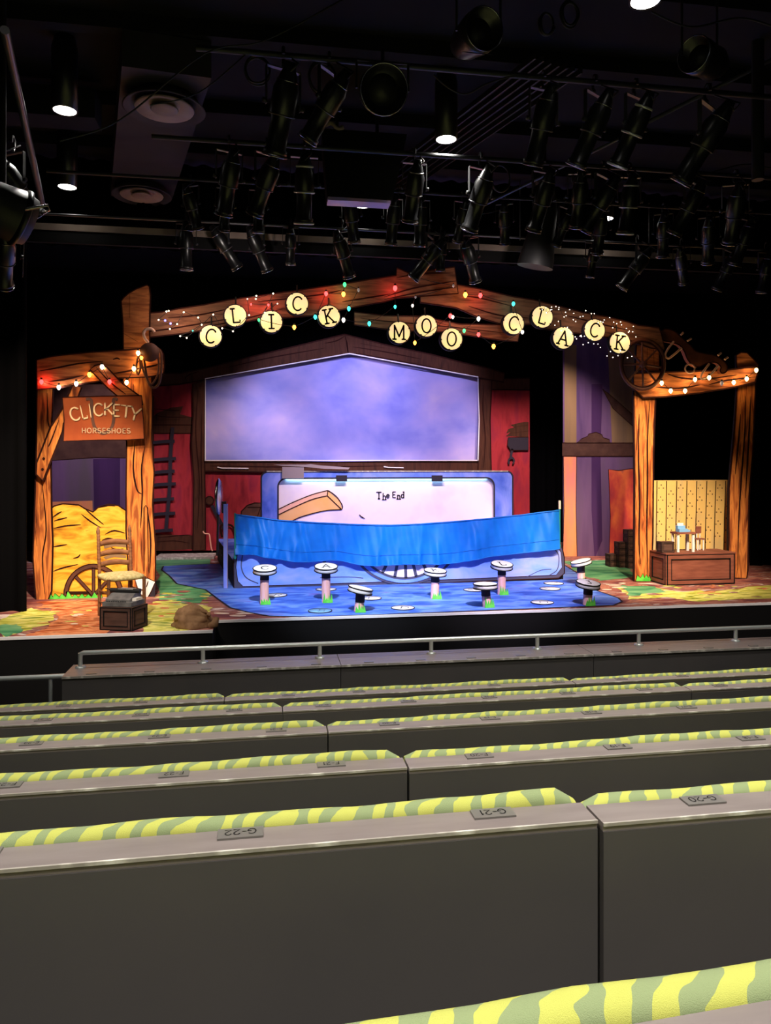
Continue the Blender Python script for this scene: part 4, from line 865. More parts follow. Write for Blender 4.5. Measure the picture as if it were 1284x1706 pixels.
# ================================================================ ladder-back chair, crate, typewriter, sack
t = thing('ladder_back_chair', 'old wooden ladder-back chair with a pale rush seat in front of the hay', 'chair', (0, 0, 0))
fr = onZ(240, 1027)
def chair():
    r = math.radians(30); W, D, H = .22, .40, .50
    R3 = Matrix.Rotation(r, 3, 'Z')
    off = fr - R3 @ Vector((W, -D/2, 0)); off.z = .004
    def w(x, y, z): return R3 @ Vector((x, y, z))+off
    t.location = off
    for x, y in ((-W, -D/2), (W, -D/2)): MB().tube([w(x, y, 0), w(x, y, H)], .021, 'chair_wood', 10).build('leg', t)
    for x in (-W+.02, W-.02):
        pts = [w(x, D/2, 0), w(x, D/2, H)]; rr = [.021, .021]
        for k in range(1, 40):
            z = H+k*.0135; pts.append(w(x, D/2+.05*(k/40), z)); rr.append(.021+.0035*math.sin(k*2.1))
        for z, q in ((1.05, .024), (1.075, .020), (1.10, .013), (1.12, .004)): pts.append(w(x, D/2+.055, z)); rr.append(q)
        MB().tube(pts, rr, 'chair_wood', 10).build('back_post', t)
    for z0 in (.60, .73, .86):
        n = 12; vs = []; fs = []
        for i in range(n+1):
            s_ = i/n; x = (-W+.03)+(2*W-.06)*s_; yy = D/2+.02+.05*(z0-H)/.5+.03*math.sin(PI*s_); up = .028*math.sin(PI*s_)
            for dy in (0, .014): vs += [w(x, yy+dy, z0-.0+up*.6), w(x, yy+dy, z0+.06+up)]
        for i in range(n): a = i*4; b = a+4; fs += [(a, b, b+1, a+1), (a+2, a+3, b+3, b+2), (a+1, b+1, b+3, a+3), (a, a+2, b+2, b)]
        MB().add(vs, fs, 'chair_wood', True).build('back_slat', t)
    mb = MB()
    for i, (z, k) in enumerate(((H-.02, 1.0), (H+.012, 1.06), (H+.03, .98))): pass
    rows = [(H-.03, 1.0), (H-.005, 1.07), (H+.02, 1.05), (H+.034, .9)]; vs = []
    N = 28
    for z, k in rows:
        for i in range(N):
            a = 2*PI*i/N; cx_ = math.cos(a); sy = math.sin(a); e = .35
            x = W*1.05*k*math.copysign(abs(cx_)**e, cx_); y = D/2*1.05*k*math.copysign(abs(sy)**e, sy)
            vs.append(w(x, y, z+.004*math.sin(5*a)))
    fs = [(j*N+i, j*N+(i+1) % N, (j+1)*N+(i+1) % N, (j+1)*N+i) for j in range(3) for i in range(N)]+[list(range(3*N, 4*N)), list(reversed(range(N)))]
    mb.add(vs, fs, 'rush_seat', True); mb.build('seat', t)
    for z in (.18, .32):
        for x in (-W, W): MB().tube([w(x, -D/2, z), w(x*.92, D/2, z)], .011, 'chair_wood', 8).build('stretcher', t)
    MB().tube([w(-W, -D/2, .26), w(W, -D/2, .26)], .012, 'chair_wood', 8).build('stretcher', t)
chair()
def framed_box(t, o, ex, ey, h, m, fw_=.035, depth=.008, lw=.006):
    """box with raised framing boards on its upright faces; ex, ey = bottom edge vectors from corner o"""
    o = Vector(o); ex = Vector(ex); ey = Vector(ey); up = Vector((0, 0, h))
    MB().obox(o, ex, ey, up, m).build('body', t)
    def face(a, e, nrm):
        L_ = e.length; d = e/L_; z = Vector((0, 0, 1)); q = MB()
        for s0, s1, z0, z1 in ((0, L_, 0, fw_), (0, L_, h-fw_, h), (0, fw_, fw_, h-fw_), (L_-fw_, L_, fw_, h-fw_)):
            q.obox(a+d*s0+z*z0, d*(s1-s0), nrm*depth, z*(z1-z0), m)
        for s0, s1, z0, z1 in ((fw_, L_-fw_, fw_, fw_+lw), (fw_, L_-fw_, h-fw_-lw, h-fw_), (fw_, fw_+lw, fw_, h-fw_), (L_-fw_-lw, L_-fw_, fw_, h-fw_)):
            q.obox(a+d*s0+z*z0, d*(s1-s0), nrm*(depth+.003), z*(z1-z0), 'black_paint')
        for s0 in (0, L_-lw*1.2): q.obox(a+d*s0+nrm*depth, d*lw*1.2, nrm*.003, z*h, 'black_paint')
        for z0 in (0, h-lw): q.obox(a+nrm*depth+z*z0, d*L_, nrm*.003, z*lw, 'black_paint')
        q.build('frame_boards', t)
    n1_ = Vector((ex.y, -ex.x, 0)).normalized(); face(o, ex, n1_)
    n2_ = Vector((ey.y, -ey.x, 0)).normalized(); face(o+ex, ey, n2_); 
    face(o+ey, -ey, -n2_)
P1, P2, P3 = onZ(166, 1051), onZ(218, 1053), onZ(238, 1045)
t = thing('wooden_crate', 'small dark wooden crate at the stage edge carrying the grey typewriter', 'crate', (P1.x, P1.y, .004))
e = P2-P1; s_ = Vector((-e.y, e.x, 0)).normalized()*.30; s_ = Matrix.Rotation(-.12, 3, 'Z') @ s_
P1.z = .006; framed_box(t, P1+Vector((0, .03, 0)), e, s_, .262, 'crate_wood', .04, .008, .010)
cb = P1+Vector((0, .03, 0)); xh = e.normalized(); yh = s_.normalized()
t = thing('typewriter', 'old grey typewriter with sheets of paper on the dark crate', 'typewriter', cb+Vector((0, 0, .268)))
o = cb+xh*.0+Vector((0, 0, .268))
MB().obox(o+xh*.01+yh*.02, xh*.36, yh*.26, (0, 0, .05), 'grey_machine').build('base', t)
mb = MB(); mb.prism([o+xh*.03+yh*.05+Vector((0, 0, .05)), o+xh*.03+yh*.05+Vector((0, 0, .075)), o+xh*.03+yh*.16+Vector((0, 0, .13)), o+xh*.03+yh*.27+Vector((0, 0, .13)), o+xh*.03+yh*.27+Vector((0, 0, .05))], xh, .30, 'grey_machine').build('housing', t)
mb = MB(); mb.tube([o+xh*-.01+yh*.21+Vector((0, 0, .155)), o+xh*.36+yh*.21+Vector((0, 0, .155))], .028, 'fixture_dark', 14); mb.build('platen', t)
for i in range(3):
    mb = MB()
    for j in range(9): mb.lathe([(0, 0), (.009, 0), (.009, .008), (0, .01)], 'fixture_dark', o+xh*(.06+.028*j)+yh*(.035+.028*i)+Vector((0, 0, .052+.012*i)), seg=8)
    mb.build('key_row', t)
mb = MB(); mb.obox(o+xh*.09+yh*.19+Vector((0, 0, .165)), xh*.19, yh*.08, (0, 0, .012), 'mini_white'); mb.obox(o+xh*.26+yh*.10+Vector((0, 0, .055)), xh*.12, yh*.12, (0, 0, .03), 'mini_white'); mb.build('paper', t)
MB().tube([o+xh*-.02+yh*.20+Vector((0, 0, .16)), o+xh*-.05+yh*.16+Vector((0, 0, .185))], .006, 'steel', 6).build('return_lever', t)
# burlap sack
c = onZ(320, 1047); t = thing('burlap_sack', 'lumpy brown burlap sack lying at the front corner of the left apron', 'sack', (c.x, c.y, 0))
mb = MB(); random.seed(5); N, Mm = 30, 14; vs = []
for j in range(Mm+1):
    ph = PI*.5*j/Mm
    for i in range(N):
        a = 2*PI*i/N; lump = 1+.10*math.sin(3*a+j*.4)+.06*math.sin(7*a-j*.9)+.05*math.sin(2*j)
        x = .235*math.cos(a)*math.cos(ph)**.6*lump; y = .17*math.sin(a)*math.cos(ph)**.6*lump; z = .24*math.sin(ph)*(1-.35*(x/.235)*.5-.12*math.cos(a*2))
        vs.append((c.x+x, max(c.y+y+.10, LIPA+.03), .004+z))
fs = [(j*N+i, j*N+(i+1) % N, (j+1)*N+(i+1) % N, (j+1)*N+i) for j in range(Mm) for i in range(N)]
mb.add(vs, fs, 'burlap', True); mb.build('sack_body', t)
mb = MB(); pts = [(c.x+.02+.17*math.cos(a), c.y-.02+.05*math.sin(a), .10+.11*math.sin(a*1.0+.4)*.6+.03) for a in [PI*k/14-.2 for k in range(16)]]
mb.tube([Vector(p) for p in pts], [.02+.01*math.sin(k*1.7) for k in range(16)], 'burlap', 10); mb.build('rolled_mouth', t)
mb = MB(); mb.tube([(c.x+.20, c.y-.01, .02), (c.x+.26, c.y-.03, .05), (c.x+.28, c.y, .12)], [.04, .05, .03], 'burlap', 10); mb.build('loose_corner', t)

# ================================================================ trunk with miniature furniture, right
Q1 = onZ(1110, 976); Q2 = onZ(1223, 973)
t = thing('wooden_trunk', 'large reddish brown wooden trunk in front of the yellow plank wall', 'trunk', (Q1.x, Q1.y, .004))
Q1.z = .008; ex = Vector((Q2.x-Q1.x, 0, 0)); TY = .50; TH = onY(1110, 925, Q1.y).z
framed_box(t, Q1, ex, (0, TY, 0), TH, 'trunk_wood', .07, .014, .014)
MB().box((Q1.x-.02, Q1.y-.02, TH+.008), (Q1.x+ex.x+.02, Q1.y+TY, TH+.028), 'trunk_wood').build('lid', t)
TZ = TH+.03
def onT(u, v): return onZ(u, v, TZ)
a = onT(1118, 921); t = thing('wooden_crate', 'tiny dark wooden crate on the left end of the trunk', 'crate', (a.x, a.y, TZ))
framed_box(t, (onY(1104, 920, a.y).x, a.y+.03, TZ), (.21, .0, 0), (.0, .15, 0), .17, 'crate_wood', .022, .004)
c = onT(1143, 920); t = thing('toy_table', 'miniature white legged table with brown top standing on the trunk', 'table', (c.x, c.y, TZ))
xw = .16; yd = .09; h = onY(1143, 890, c.y).z-TZ
for x in (-xw+.03, xw-.03):
    for y in (0, yd*1.7): MB().box((c.x+x-.018, c.y+y+.01, TZ+.001), (c.x+x+.018, c.y+y+.035, TZ+h), 'mini_white').build('leg', t)
MB().box((c.x-xw, c.y-.01, TZ+h), (c.x+xw, c.y+.21, TZ+h+.03), 'trunk_wood').build('tabletop', t)
zt = TZ+h+.031
t = thing('typewriter', 'tiny light blue typewriter on the miniature table', 'typewriter', (c.x, c.y+.08, zt))
MB().box((c.x-.10, c.y+.03, zt), (c.x+.05, c.y+.14, zt+.05), 'blue_machine').build('base', t)
MB().box((c.x-.10, c.y+.08, zt+.05), (c.x+.03, c.y+.15, zt+.10), 'blue_machine').build('housing', t)
MB().box((c.x-.095, c.y+.10, zt+.10), (c.x+.01, c.y+.11, zt+.14), 'mini_white').build('paper', t)
MB().box((c.x+.055, c.y+.05, zt), (c.x+.10, c.y+.12, zt+.03), 'blue_machine').build('side_tray', t)
c = onT(1167, 917); t = thing('toy_chair', 'miniature chair with brown back beside the tiny table', 'chair', (c.x, c.y, TZ))
hs = onY(1167, 899, c.y).z-TZ; hb = onY(1167, 880, c.y).z-TZ
for x in (-.05, .05):
    for y in (0, .10): MB().box((c.x+x-.008, c.y+y, TZ+.001), (c.x+x+.008, c.y+y+.016, TZ+hs), 'mini_white').build('leg', t)
MB().box((c.x-.075, c.y-.01, TZ+hs), (c.x+.07, c.y+.13, TZ+hs+.018), 'trunk_wood').build('seat', t)
for x in (.0, .055): MB().box((c.x+x-.006, c.y+.11, TZ+hs+.018), (c.x+x+.006, c.y+.122, TZ+hb-.06), 'mini_white').build('back_post', t)
MB().box((c.x-.015, c.y+.105, TZ+hb-.09), (c.x+.075, c.y+.125, TZ+hb+.02), 'trunk_wood').build('backrest', t)
# stacked crates behind the right post
base = onZ(1018, 950); ords = ['left', 'middle', 'right']
for k, (u, nb) in enumerate(((1016, 2), (1031, 4), (1046, 6))):
    for j in range(nb):
        b = onY(u, 900, 12.95-.12*k); z0 = .006+j*.118; w_ = .15
        lev = (['bottom', 'top'] if nb == 2 else ['bottom', 'second up', 'third up', 'fourth up', 'fifth up', 'sixth up'])[j]
        t = thing('wooden_crate', 'small brown crate in the pile behind the right post, %s stack, %s' % (ords[k], lev), 'crate', (b.x, 12.95-.12*k, z0), 'stepped pile of small crates')
        framed_box(t, (b.x+.006, 12.95-.12*k, z0), (w_, 0, 0), (0, .2, 0), .114, 'crate_wood', .022, .004)
# little orange string and white block at the left platform
mb = MB(); mb.tube([onY(u, v, 15.5) for u, v in cat_rom([(338, 885), (341, 889), (348, 890), (350, 900), (352, 914), (354, 918)], 4)], .015, 'board_pink', 6)
tag(mb.build('loose_cord'), 'thin pale orange cord dangling by the left end of the wagon', 'cord')
a = onZ(262, 925); mb = MB(); mb.box((onY(258, 920, 15.3).x, 15.3, .004), (onY(357, 920, 15.3).x, 16.0, .05), 'ledge_edge'); tag(mb.build('pale_step'), 'long pale low step along the foot of the barn wall at left', 'step')

# ================================================================ lit letter discs on the arch
YL = 10.92
LET = [('C', 351, 560, 10, 'first C of CLICK, lowest at the far left'), ('L', 392, 526, -6, 'L of CLICK'), ('I', 452, 536, -2, 'I of CLICK'), ('C', 495, 506, 4, 'second C of CLICK, the highest disc'), ('K', 548, 527, -12, 'K of CLICK'),
       ('M', 665, 554, 0, 'M of MOO'), ('O', 710, 543, 0, 'first O of MOO, the higher one'), ('O', 752, 565, 3, 'second O of MOO, the lower one'),
       ('C', 855, 539, 12, 'first C of CLACK, left of the L'), ('L', 903, 528, 14, 'L of CLACK'), ('A', 938, 563, 12, 'A of CLACK'), ('C', 990, 550, 14, 'last C of CLACK, between A and K'), ('K', 1032, 571, 6, 'K of CLACK, farthest right')]
for ch, u, v, an, lab in LET:
    c = onY(u, v, YL); Z = (c-EYE).dot(FW); k = Z/FPX; r = 19*k
    t = thing('letter_lamp', 'round glowing yellow letter disc, the '+lab, 'letter light', (c.x, YL, c.z), 'glowing letter discs on the arch')
    MB().lathe([(0, 0), (r*.99, 0), (r*1.0, .01), (r*1.0, .055), (0, .055)], 'black_paint', (c.x-.012, YL+.01, c.z-.006), (0, 1, 0), 36).build('case', t)
    MB().lathe([(0, -.008), (r*.93, -.008), (r*.95, 0), (0, 0)], 'glow_face', (c.x, YL, c.z), (0, 1, 0), 36).build('glowing_face', t)
    mb = MB(); mb.tube([(c.x+r*.97*math.cos(a), YL-.004, c.z+r*.97*math.sin(a)) for a in [2*PI*j/40 for j in range(40)]], .008, 'charcoal_paint', 6, closed=True)
    for q in range(5):
        a = q*1.26+an*.1+.4; mb.box((c.x+r*.95*math.cos(a)-.012, YL-.012, c.z+r*.95*math.sin(a)-.012), (c.x+r*.95*math.cos(a)+.012, YL-.002, c.z+r*.95*math.sin(a)+.012), 'charcoal_paint')
    mb.build('rim', t)
    MB().tube([(c.x, YL+.06, c.z), (c.x, YP-.06, c.z+.30)], .012, 'wire_dark', 6).build('bracket', t)
    a = math.radians(-an); ex = Vector((math.cos(a), 0, math.sin(a)))*(24*k*.93); ey = Vector((-math.sin(a), 0, math.cos(a)))*(23*k)
    tb = MB(); text(tb, ch, c+Vector((0, -.012, 0))-ey*.5, ex, ey, 'black_paint', .125, 0, True, True); tb.build('lettering', t)

# ================================================================ strings of bulbs
def bulb_string(name, label, bulbs, Y, r, wire=True, light=0, parts=True, order=None, teardrop=True):
    c0 = onY(bulbs[0][0], bulbs[0][1], Y)
    t = thing(name, label, 'string lights', (c0.x, Y, c0.z))
    if wire:
        P = [onY(b[0], b[1]-1.5, Y+.015) for b in bulbs]; pts = []
        for i in range(len(P)-1):
            for k in range(6):
                s_ = k/6; q = P[i].lerp(P[i+1], s_); q.z -= .25*(P[i+1]-P[i]).length*s_*(1-s_)*.6; pts.append(q)
        pts.append(P[-1]); MB().tube(pts, .0045, 'wire_dark', 5).build('wire', t)
    for b in bulbs:
        u, v, m = b[:3]; rr = r*(b[3] if len(b) > 3 else 1); c = onY(u, v, Y-.01)
        if teardrop:
            mb = MB(); mb.lathe([(.0, -1.5*rr), (.5*rr, -1.15*rr), (.9*rr, -.4*rr), (1.0*rr, .1*rr), (.7*rr, .8*rr), (.45*rr, 1.1*rr)], BULB[m], c, (0, 0, 1), 10); o = mb.build('bulb', t)
            MB().lathe([(.0, 1.0*rr), (.5*rr, 1.0*rr), (.5*rr, 2.0*rr), (0, 2.0*rr)], 'wire_dark', c, (0, 0, 1), 8).build('socket', t)
        else:
            MB().lathe([(.0, -rr), (.8*rr, -.6*rr), (rr, 0), (.8*rr, .6*rr), (0, rr)], BULB[m], c, (0, 0, 1), 6).build('bulb', t)
        if light and m not in ('dull',):
            cc = {'red': (1, .05, .06), 'orange': (1, .45, .1), 'teal': (.1, .9, .8), 'green': (.15, .9, .4), 'warm': (1, .6, .25), 'white': (1, .8, .65), 'blue': (.3, .3, 1)}[m]
            l = bpy.data.lights.new('bulb_light', 'POINT'); l.energy = light*(1.6 if m == 'red' else .35 if m in ('teal', 'green', 'blue') else 1); l.color = cc; l.shadow_soft_size = .02
            o = bpy.data.objects.new('bulb_light', l); col.objects.link(o); o.location = c+Vector((0, .13 if light > 1 else .02, 0))
    return t
bulb_string('string_lights', 'string of warm bulbs sagging along the left beam above the CLICKETY sign', [(69, 636, 'red'), (98, 645, 'white'), (127, 639, 'white'), (149, 624, 'orange'), (170, 611, 'white'), (182.5, 636, 'red'), (211, 637, 'warm'), (223, 614, 'warm'), (235.6, 596, 'orange', .8), (230, 588, 'warm')], YP-.22, .028, light=1.3)
bulb_string('string_lights', 'string of yellow white bulbs along the beam of the right portal', [(1102, 638, 'warm'), (1117, 651, 'warm'), (1141, 651, 'warm'), (1157.5, 632, 'warm'), (1181, 629, 'warm'), (1202, 638.5, 'dull'), (1222, 637, 'warm'), (1243.5, 631, 'warm'), (1259.5, 616.5, 'warm')], YR-.28, .030, light=1.3)
bulb_string('string_lights', 'string of coloured bulbs along the left half of the arch, among the CLICK discs', [(418, 507, 'red', .5), (447, 508, 'red', .6), (431, 533, 'green', .7), (490, 545, 'orange'), (525, 528, 'teal'), (543, 489, 'red'), (572, 490, 'orange', 1.1), (574, 474, 'green'), (597, 483, 'dull', .8), (581, 514, 'teal'), (572, 533, 'white'), (615, 539, 'teal'), (658, 511, 'teal', .8), (658, 480, 'red', 1.2)], YP-.30, .027, light=1.3)
bulb_string('string_lights', 'string of coloured bulbs along the right half of the arch, among the MOO discs', [(682, 459, 'dull', .7), (755, 476, 'dull', .7), (692, 495, 'dull', .6), (687, 509, 'white', .7), (691, 571, 'orange', .9), (750, 526, 'red'), (754, 528, 'white', .8), (797, 531, 'white'), (773, 551, 'green', .9), (797, 557, 'red'), (822, 577, 'orange', 1.1), (870, 553, 'white', .9), (855, 506, 'teal'), (800, 492, 'red', 1.1), (775, 491, 'orange', 1.2)], YP-.30, .027, light=1.3)
random.seed(21)
fl_ = [(427, 494, 'white'), (426, 498, 'white'), (455, 489, 'white')]
def rnd_along(pts, n, sp):
    out = []
    for i in range(n):
        t_ = i/(n-1)*(len(pts)-1); k = min(int(t_), len(pts)-2); s_ = t_-k
        out.append((pts[k][0]+(pts[k+1][0]-pts[k][0])*s_+random.uniform(-3, 3), pts[k][1]+(pts[k+1][1]-pts[k][1])*s_+random.uniform(-sp, sp), 'white'))
    return out
L1 = [(277, 519, 'white'), (281, 518, 'white'), (264, 533, 'white'), (275, 534, 'blue', 1.4), (284, 539, 'blue', 1.4), (283, 548, 'white'), (295, 540, 'white'), (306, 520, 'white'), (330, 529, 'white'), (336, 541, 'white'), (321, 551, 'teal'), (300, 560, 'white'), (311, 563, 'white'), (355, 524, 'white'), (370, 547, 'white'), (388, 552, 'white'), (415, 525, 'white'), (412, 498, 'white', .8), (427, 493, 'white'), (426, 498, 'white'), (455, 489, 'white'), (441, 521, 'white', .8), (462, 506, 'white', .8)]
bulb_string('fairy_lights', 'tangled cluster of tiny white and blue fairy lights at the left end of the arch', L1, YP-.30, .011, wire=True, teardrop=False, light=.35)
L2 = rnd_along([(905, 512), (930, 522), (960, 526), (1000, 530), (1035, 545), (1060, 552)], 38, 11)+rnd_along([(925, 540), (960, 555), (975, 570), (1010, 585), (1050, 592)], 24, 9)
bulb_string('fairy_lights', 'scatter of tiny white fairy lights round the CLACK discs at the right arch end', L2, YP-.3, .0072, wire=False, teardrop=False)
random.seed(4)
mb = MB(); P = [(u, v) for u, v, *_ in L2[:38]]
mb.tube([onY(u, v, YP-.29) for u, v in cat_rom(P, 3)], .003, 'wire_dark', 4)
tag(mb.build('light_cable'), 'thin dark cable winding along the right arch beam between the fairy lights', 'cable')
for c0, col_, e_ in (((1045, 548), (1, .55, .3), 5), ((960, 540), (1, .75, .6), 2.5), ((300, 530), (1, .5, .3), 4)):
    l = bpy.data.lights.new('fairy_glow', 'POINT'); l.energy = e_; l.color = col_; l.shadow_soft_size = .12; o = bpy.data.objects.new('fairy_glow', l); col.objects.link(o); o.location = onY(c0[0], c0[1], YP-.3)

# ================================================================ overhead: downlights, ducts, pipes, spotlights
def zfor(v, u, Y): return onY(u, v, Y).z
def downlight(x, y, label, power, vis=True):
    t = thing('downlight', label, 'ceiling light', (x, y, CEIL), 'round tube downlights under the ceiling')
    z0 = 5.5
    MB().lathe([(.0, CEIL), (.10, CEIL-.005), (.125, CEIL-.12), (.125, z0), (.112, z0), (.112, z0+.05), (0, z0+.05)], 'fixture_black', (x, y, 0), (0, 0, 1), 28).build('housing', t)
    MB().lathe([(.0, z0+.004), (.110, z0+.004), (.110, z0+.02), (0, z0+.02)], 'downlight_lens', (x, y, 0), (0, 0, 1), 28).build('lens', t)
    l = bpy.data.lights.new('downlight_lamp', 'SPOT'); l.energy = power; l.color = (1, .96, .88); l.spot_size = math.radians(112); l.spot_blend = .8; l.shadow_soft_size = .10
    o = bpy.data.objects.new('downlight_lamp', l); col.objects.link(o); o.location = (x, y, z0-.01)
DL = [(743, 233, 'round downlight glowing above and left of the black projector cover, right of centre'), (1075, 2, 'bright round downlight cut by the top edge, upper right'), (108, 185, 'upper of the two round downlights at left'), (112, 312, 'lower, half hidden round downlight at left'), (604, 343, 'small round downlight shining just below the projector'), (1008, 365, 'small glaring downlight among the spotlights at right')]
DL[0] = (743, 233, 'tall black tube downlight glowing right of the big hooded projector')
DLP = {743: 480, 1075: 700, 108: 300, 112: 3, 604: 3, 1008: 3}
for u, v, lab in DL:
    p = onZ(u, v, 5.5); downlight(p.x, p.y, lab, DLP[u])
ADDED_DL = [(-1.6, 3.4, 'left over row E'), (1.2, 1.9, 'centre over row F'), (-1.6, .2, 'left over the last row'), (1.4, -1.0, 'behind the last row at right'), (4.2, 3.2, 'right over row E'), (-1.2, -3.2, 'far behind the last row at left'), (2.2, -3.4, 'far behind the last row at right'), (.4, -5.6, 'rearmost, near the rear wall')]  # unseen downlights added to light the benches and their backs
for x, y, w_ in ADDED_DL: downlight(x, y, 'added unseen round downlight over the audience, '+w_, 520 if y > 0 else 900)
# ducts and diffusers
ZD = 5.72
d0, d1, d2, d3 = onZ(203, 110, ZD), onZ(352, 130, ZD), onZ(284, 340, ZD), onZ(183, 340, ZD)
mb = MB(); mb.prism([d0, d3, d2, d1], (0, 0, 1), CEIL-ZD-.17, 'duct_grey', 'duct_grey')
tag(mb.build('air_duct'), 'wide flat grey air duct under the ceiling at upper left', 'duct')
for u, v, r, lab in ((274, 181, .42, 'large round ceiling diffuser with concentric rings, nearer one on the duct'), (236, 325, .40, 'large round ceiling diffuser with concentric rings, farther one on the duct')):
    c = onZ(u, v, ZD-.10); t = thing('air_diffuser', lab, 'air vent', (c.x, c.y, ZD))
    MB().lathe([(0, 0), (r*.8, 0), (r*.86, -.05), (r, -.11), (r*.97, -.12), (r*.78, -.06), (0, -.05)], 'duct_grey', (c.x, c.y, ZD), (0, 0, 1), 36).build('outer_cone', t)
    MB().lathe([(r*.40, -.055), (r*.72, -.10), (r*.70, -.115), (r*.38, -.07)], 'header_tan', (c.x, c.y, ZD), (0, 0, 1), 36).build('ring', t)
    MB().lathe([(0, -.06), (r*.18, -.07), (r*.34, -.11), (r*.31, -.12), (0, -.10)], 'header_tan', (c.x, c.y, ZD), (0, 0, 1), 30).build('inner_cone', t)
# ceiling beams
for k, y in enumerate((4.8, 6.2, 7.4, 9.0, 10.2)): struct(MB().box((-9, y, CEIL-.16), (12, y+.14, CEIL), 'ceiling_black').build('ceiling'))
for x0, x1, y, lab in ((-9, -1.9, 8.6, 'black crosswise ceiling box at left beyond the upper downlight'),): tag(MB().box((x0, y, 5.75), (x1, y+.35, CEIL-.17), 'ceiling_black').build('air_duct'), lab, 'duct')
a = onZ(520, 330, 5.6); 
mb = MB(); p0, p1 = onZ(640, 320, 5.95), onZ(930, 110, 5.95); dv = (p1-p0).normalized(); nv = Vector((-dv.y, dv.x, 0))*.3
for k in range(7): mb.obox(p0+nv*(k/3-1), (p1-p0), Vector((-dv.y, dv.x, 0))*.018, (0, 0, .06), 'fixture_dark')
tag(mb.build('cable_tray'), 'black ribbed cable tray crossing the ceiling diagonally right of the projector', 'cable tray')
# pipes
def pipe(p, q_, r, m, name, lab, cat='pipe'): 
    return tag(MB().tube([p, q_], r, m, 10).build(name), lab, cat)
ZB, YBp = zfor(112, 700, 6.4), 6.4
pipe((-.6, YBp, ZB), (9, YBp, ZB), .026, 'fixture_dark', 'lighting_pipe', 'nearest black lighting pipe running across the upper right ceiling')
ZA, YAp = zfor(242, 470, 8.0), 8.0
pipe((-1.2, YAp, ZA), (9, YAp, ZA), .026, 'fixture_dark', 'lighting_pipe', 'middle black lighting pipe running behind the big hooded projector')
YDp = 10.1; ZDp = zfor(385, 642, YDp)
pipe((-3.6, YDp, ZDp), (9.5, YDp, ZDp), .016, 'pipe_grey', 'lighting_pipe', 'thin grey pipe stretched the whole width just above the pale header beam')
YH = 10.45; zt_, zb_ = zfor(399, 642, YH), zfor(409, 642, YH)
t = thing('header_beam', 'long pale header beam across the stage front above the arch', 'beam', (2, YH, zb_))
MB().box((-3.6, YH, zb_), (9.8, YH+.1, zt_), 'header_tan').build('beam', t)
MB().box((-3.6, YH+.02, zb_-.16), (9.8, YH+.08, zb_), 'black_paint').build('lower_board', t)
pipe(onY(8, 50, 5.2), onY(70, 338, 8.6), .03, 'pipe_grey', 'ceiling_pipe', 'slanting grey pipe at the upper left edge of the ceiling')
pipe(onY(1300, 92, 7.0), onY(1080, 203, 7.6), .022, 'pipe_grey', 'ceiling_pipe', 'slanting grey pipe at the upper right, running down to the twin bright spotlights')
pipe(onY(1030, 232, 7.8), onY(800, 345, 9.2), .016, 'pipe_grey', 'ceiling_pipe', 'slanting thin grey pipe continuing behind the right hand spotlights')
pipe(onY(1262, 0, 6.9), onY(1262, 300, 6.9), .06, 'fixture_dark', 'ceiling_pipe', 'thick black vertical duct pipe near the right edge of the ceiling')
pipe(onY(41, 378, 9.9), onY(37, 462, 9.9), .012, 'steel', 'metal_rod', 'thin upright metal rod at the far left below the big lamp', 'rod')
for u, v0, v1, Y, lab in ((866, 300, 400, 9.8, 'thin drop rod left of the wrapped black lamp'), (1081, 338, 405, 9.9, 'thin drop rod right of the glaring downlight')):
    pipe(onY(u, v0, Y), onY(u, v1, Y), .009, 'pipe_grey', 'metal_rod', lab, 'rod')
def cable(pts, Y, r, lab):
    tag(MB().tube([onY(u, v, Y) for u, v in cat_rom(pts, 6)], r, 'fixture_dark', 5).build('power_cable'), lab, 'cable')
cable([(100, 235), (200, 200), (340, 90), (440, 68), (570, 0)], 6.0, .007, 'long thin cable sagging across the upper left ceiling')
cable([(250, 175), (330, 155), (410, 90)], 6.4, .006, 'short thin cable meeting the first coil at upper left')
cable([(722, 125), (745, 145), (775, 157), (810, 140), (850, 128), (880, 130)], 6.2, .008, 'cable looping below the nearest lighting pipe right of the round lamp')
cable([(800, 357), (830, 350), (860, 332), (868, 322)], 9.4, .008, 'pale cable bowed above the grey pipe right of centre')
cable([(1100, 298), (1150, 296), (1200, 283), (1240, 274), (1284, 280)], 8.0, .008, 'thin cable rising to the right edge above the far right lamps')
cable([(1085, 20), (1150, 45), (1230, 30), (1290, 45)], 5.6, .008, 'cable drooping at the upper right corner')
def coil(u, v, ru, rv, Y, n, lab):
    c = onY(u, v, Y); k = (c-EYE).dot(FW)/FPX; mb = MB(); pts = []
    for i in range(n*24): a = 2*PI*i/24; pts.append((c.x+(ru*k+.006*math.sin(i*.3))*math.cos(a), Y+.02*math.sin(i*.11), c.z+(rv*k+.008*math.cos(i*.17))*math.sin(a)-.004*i/24))
    mb.tube(pts, .010, 'fixture_dark', 6); tag(mb.build('cable_coil'), lab, 'cable coil', 'coils of black cable on the lighting pipes')
coil(428, 116, 20, 22, 6.45, 3, 'coil of black cable at the left end of the nearest lighting pipe')
coil(536, 128, 22, 26, 6.45, 3, 'coil of black cable between the two leftmost lamps of the nearest pipe')
coil(833, 297, 16, 22, 8.1, 2, 'coil of thin black cable on the middle pipe, right of centre')
coil(910, 40, 12, 18, 5.8, 2, 'coil of black cable near the top edge, right of the round lamp')
coil(948, 22, 14, 20, 5.8, 3, 'coil of black cable at the top edge, left of the brightest downlight')
coil(965, 298, 12, 12, 8.1, 2, 'small coil of cable on the middle pipe, left of the twin lamps')

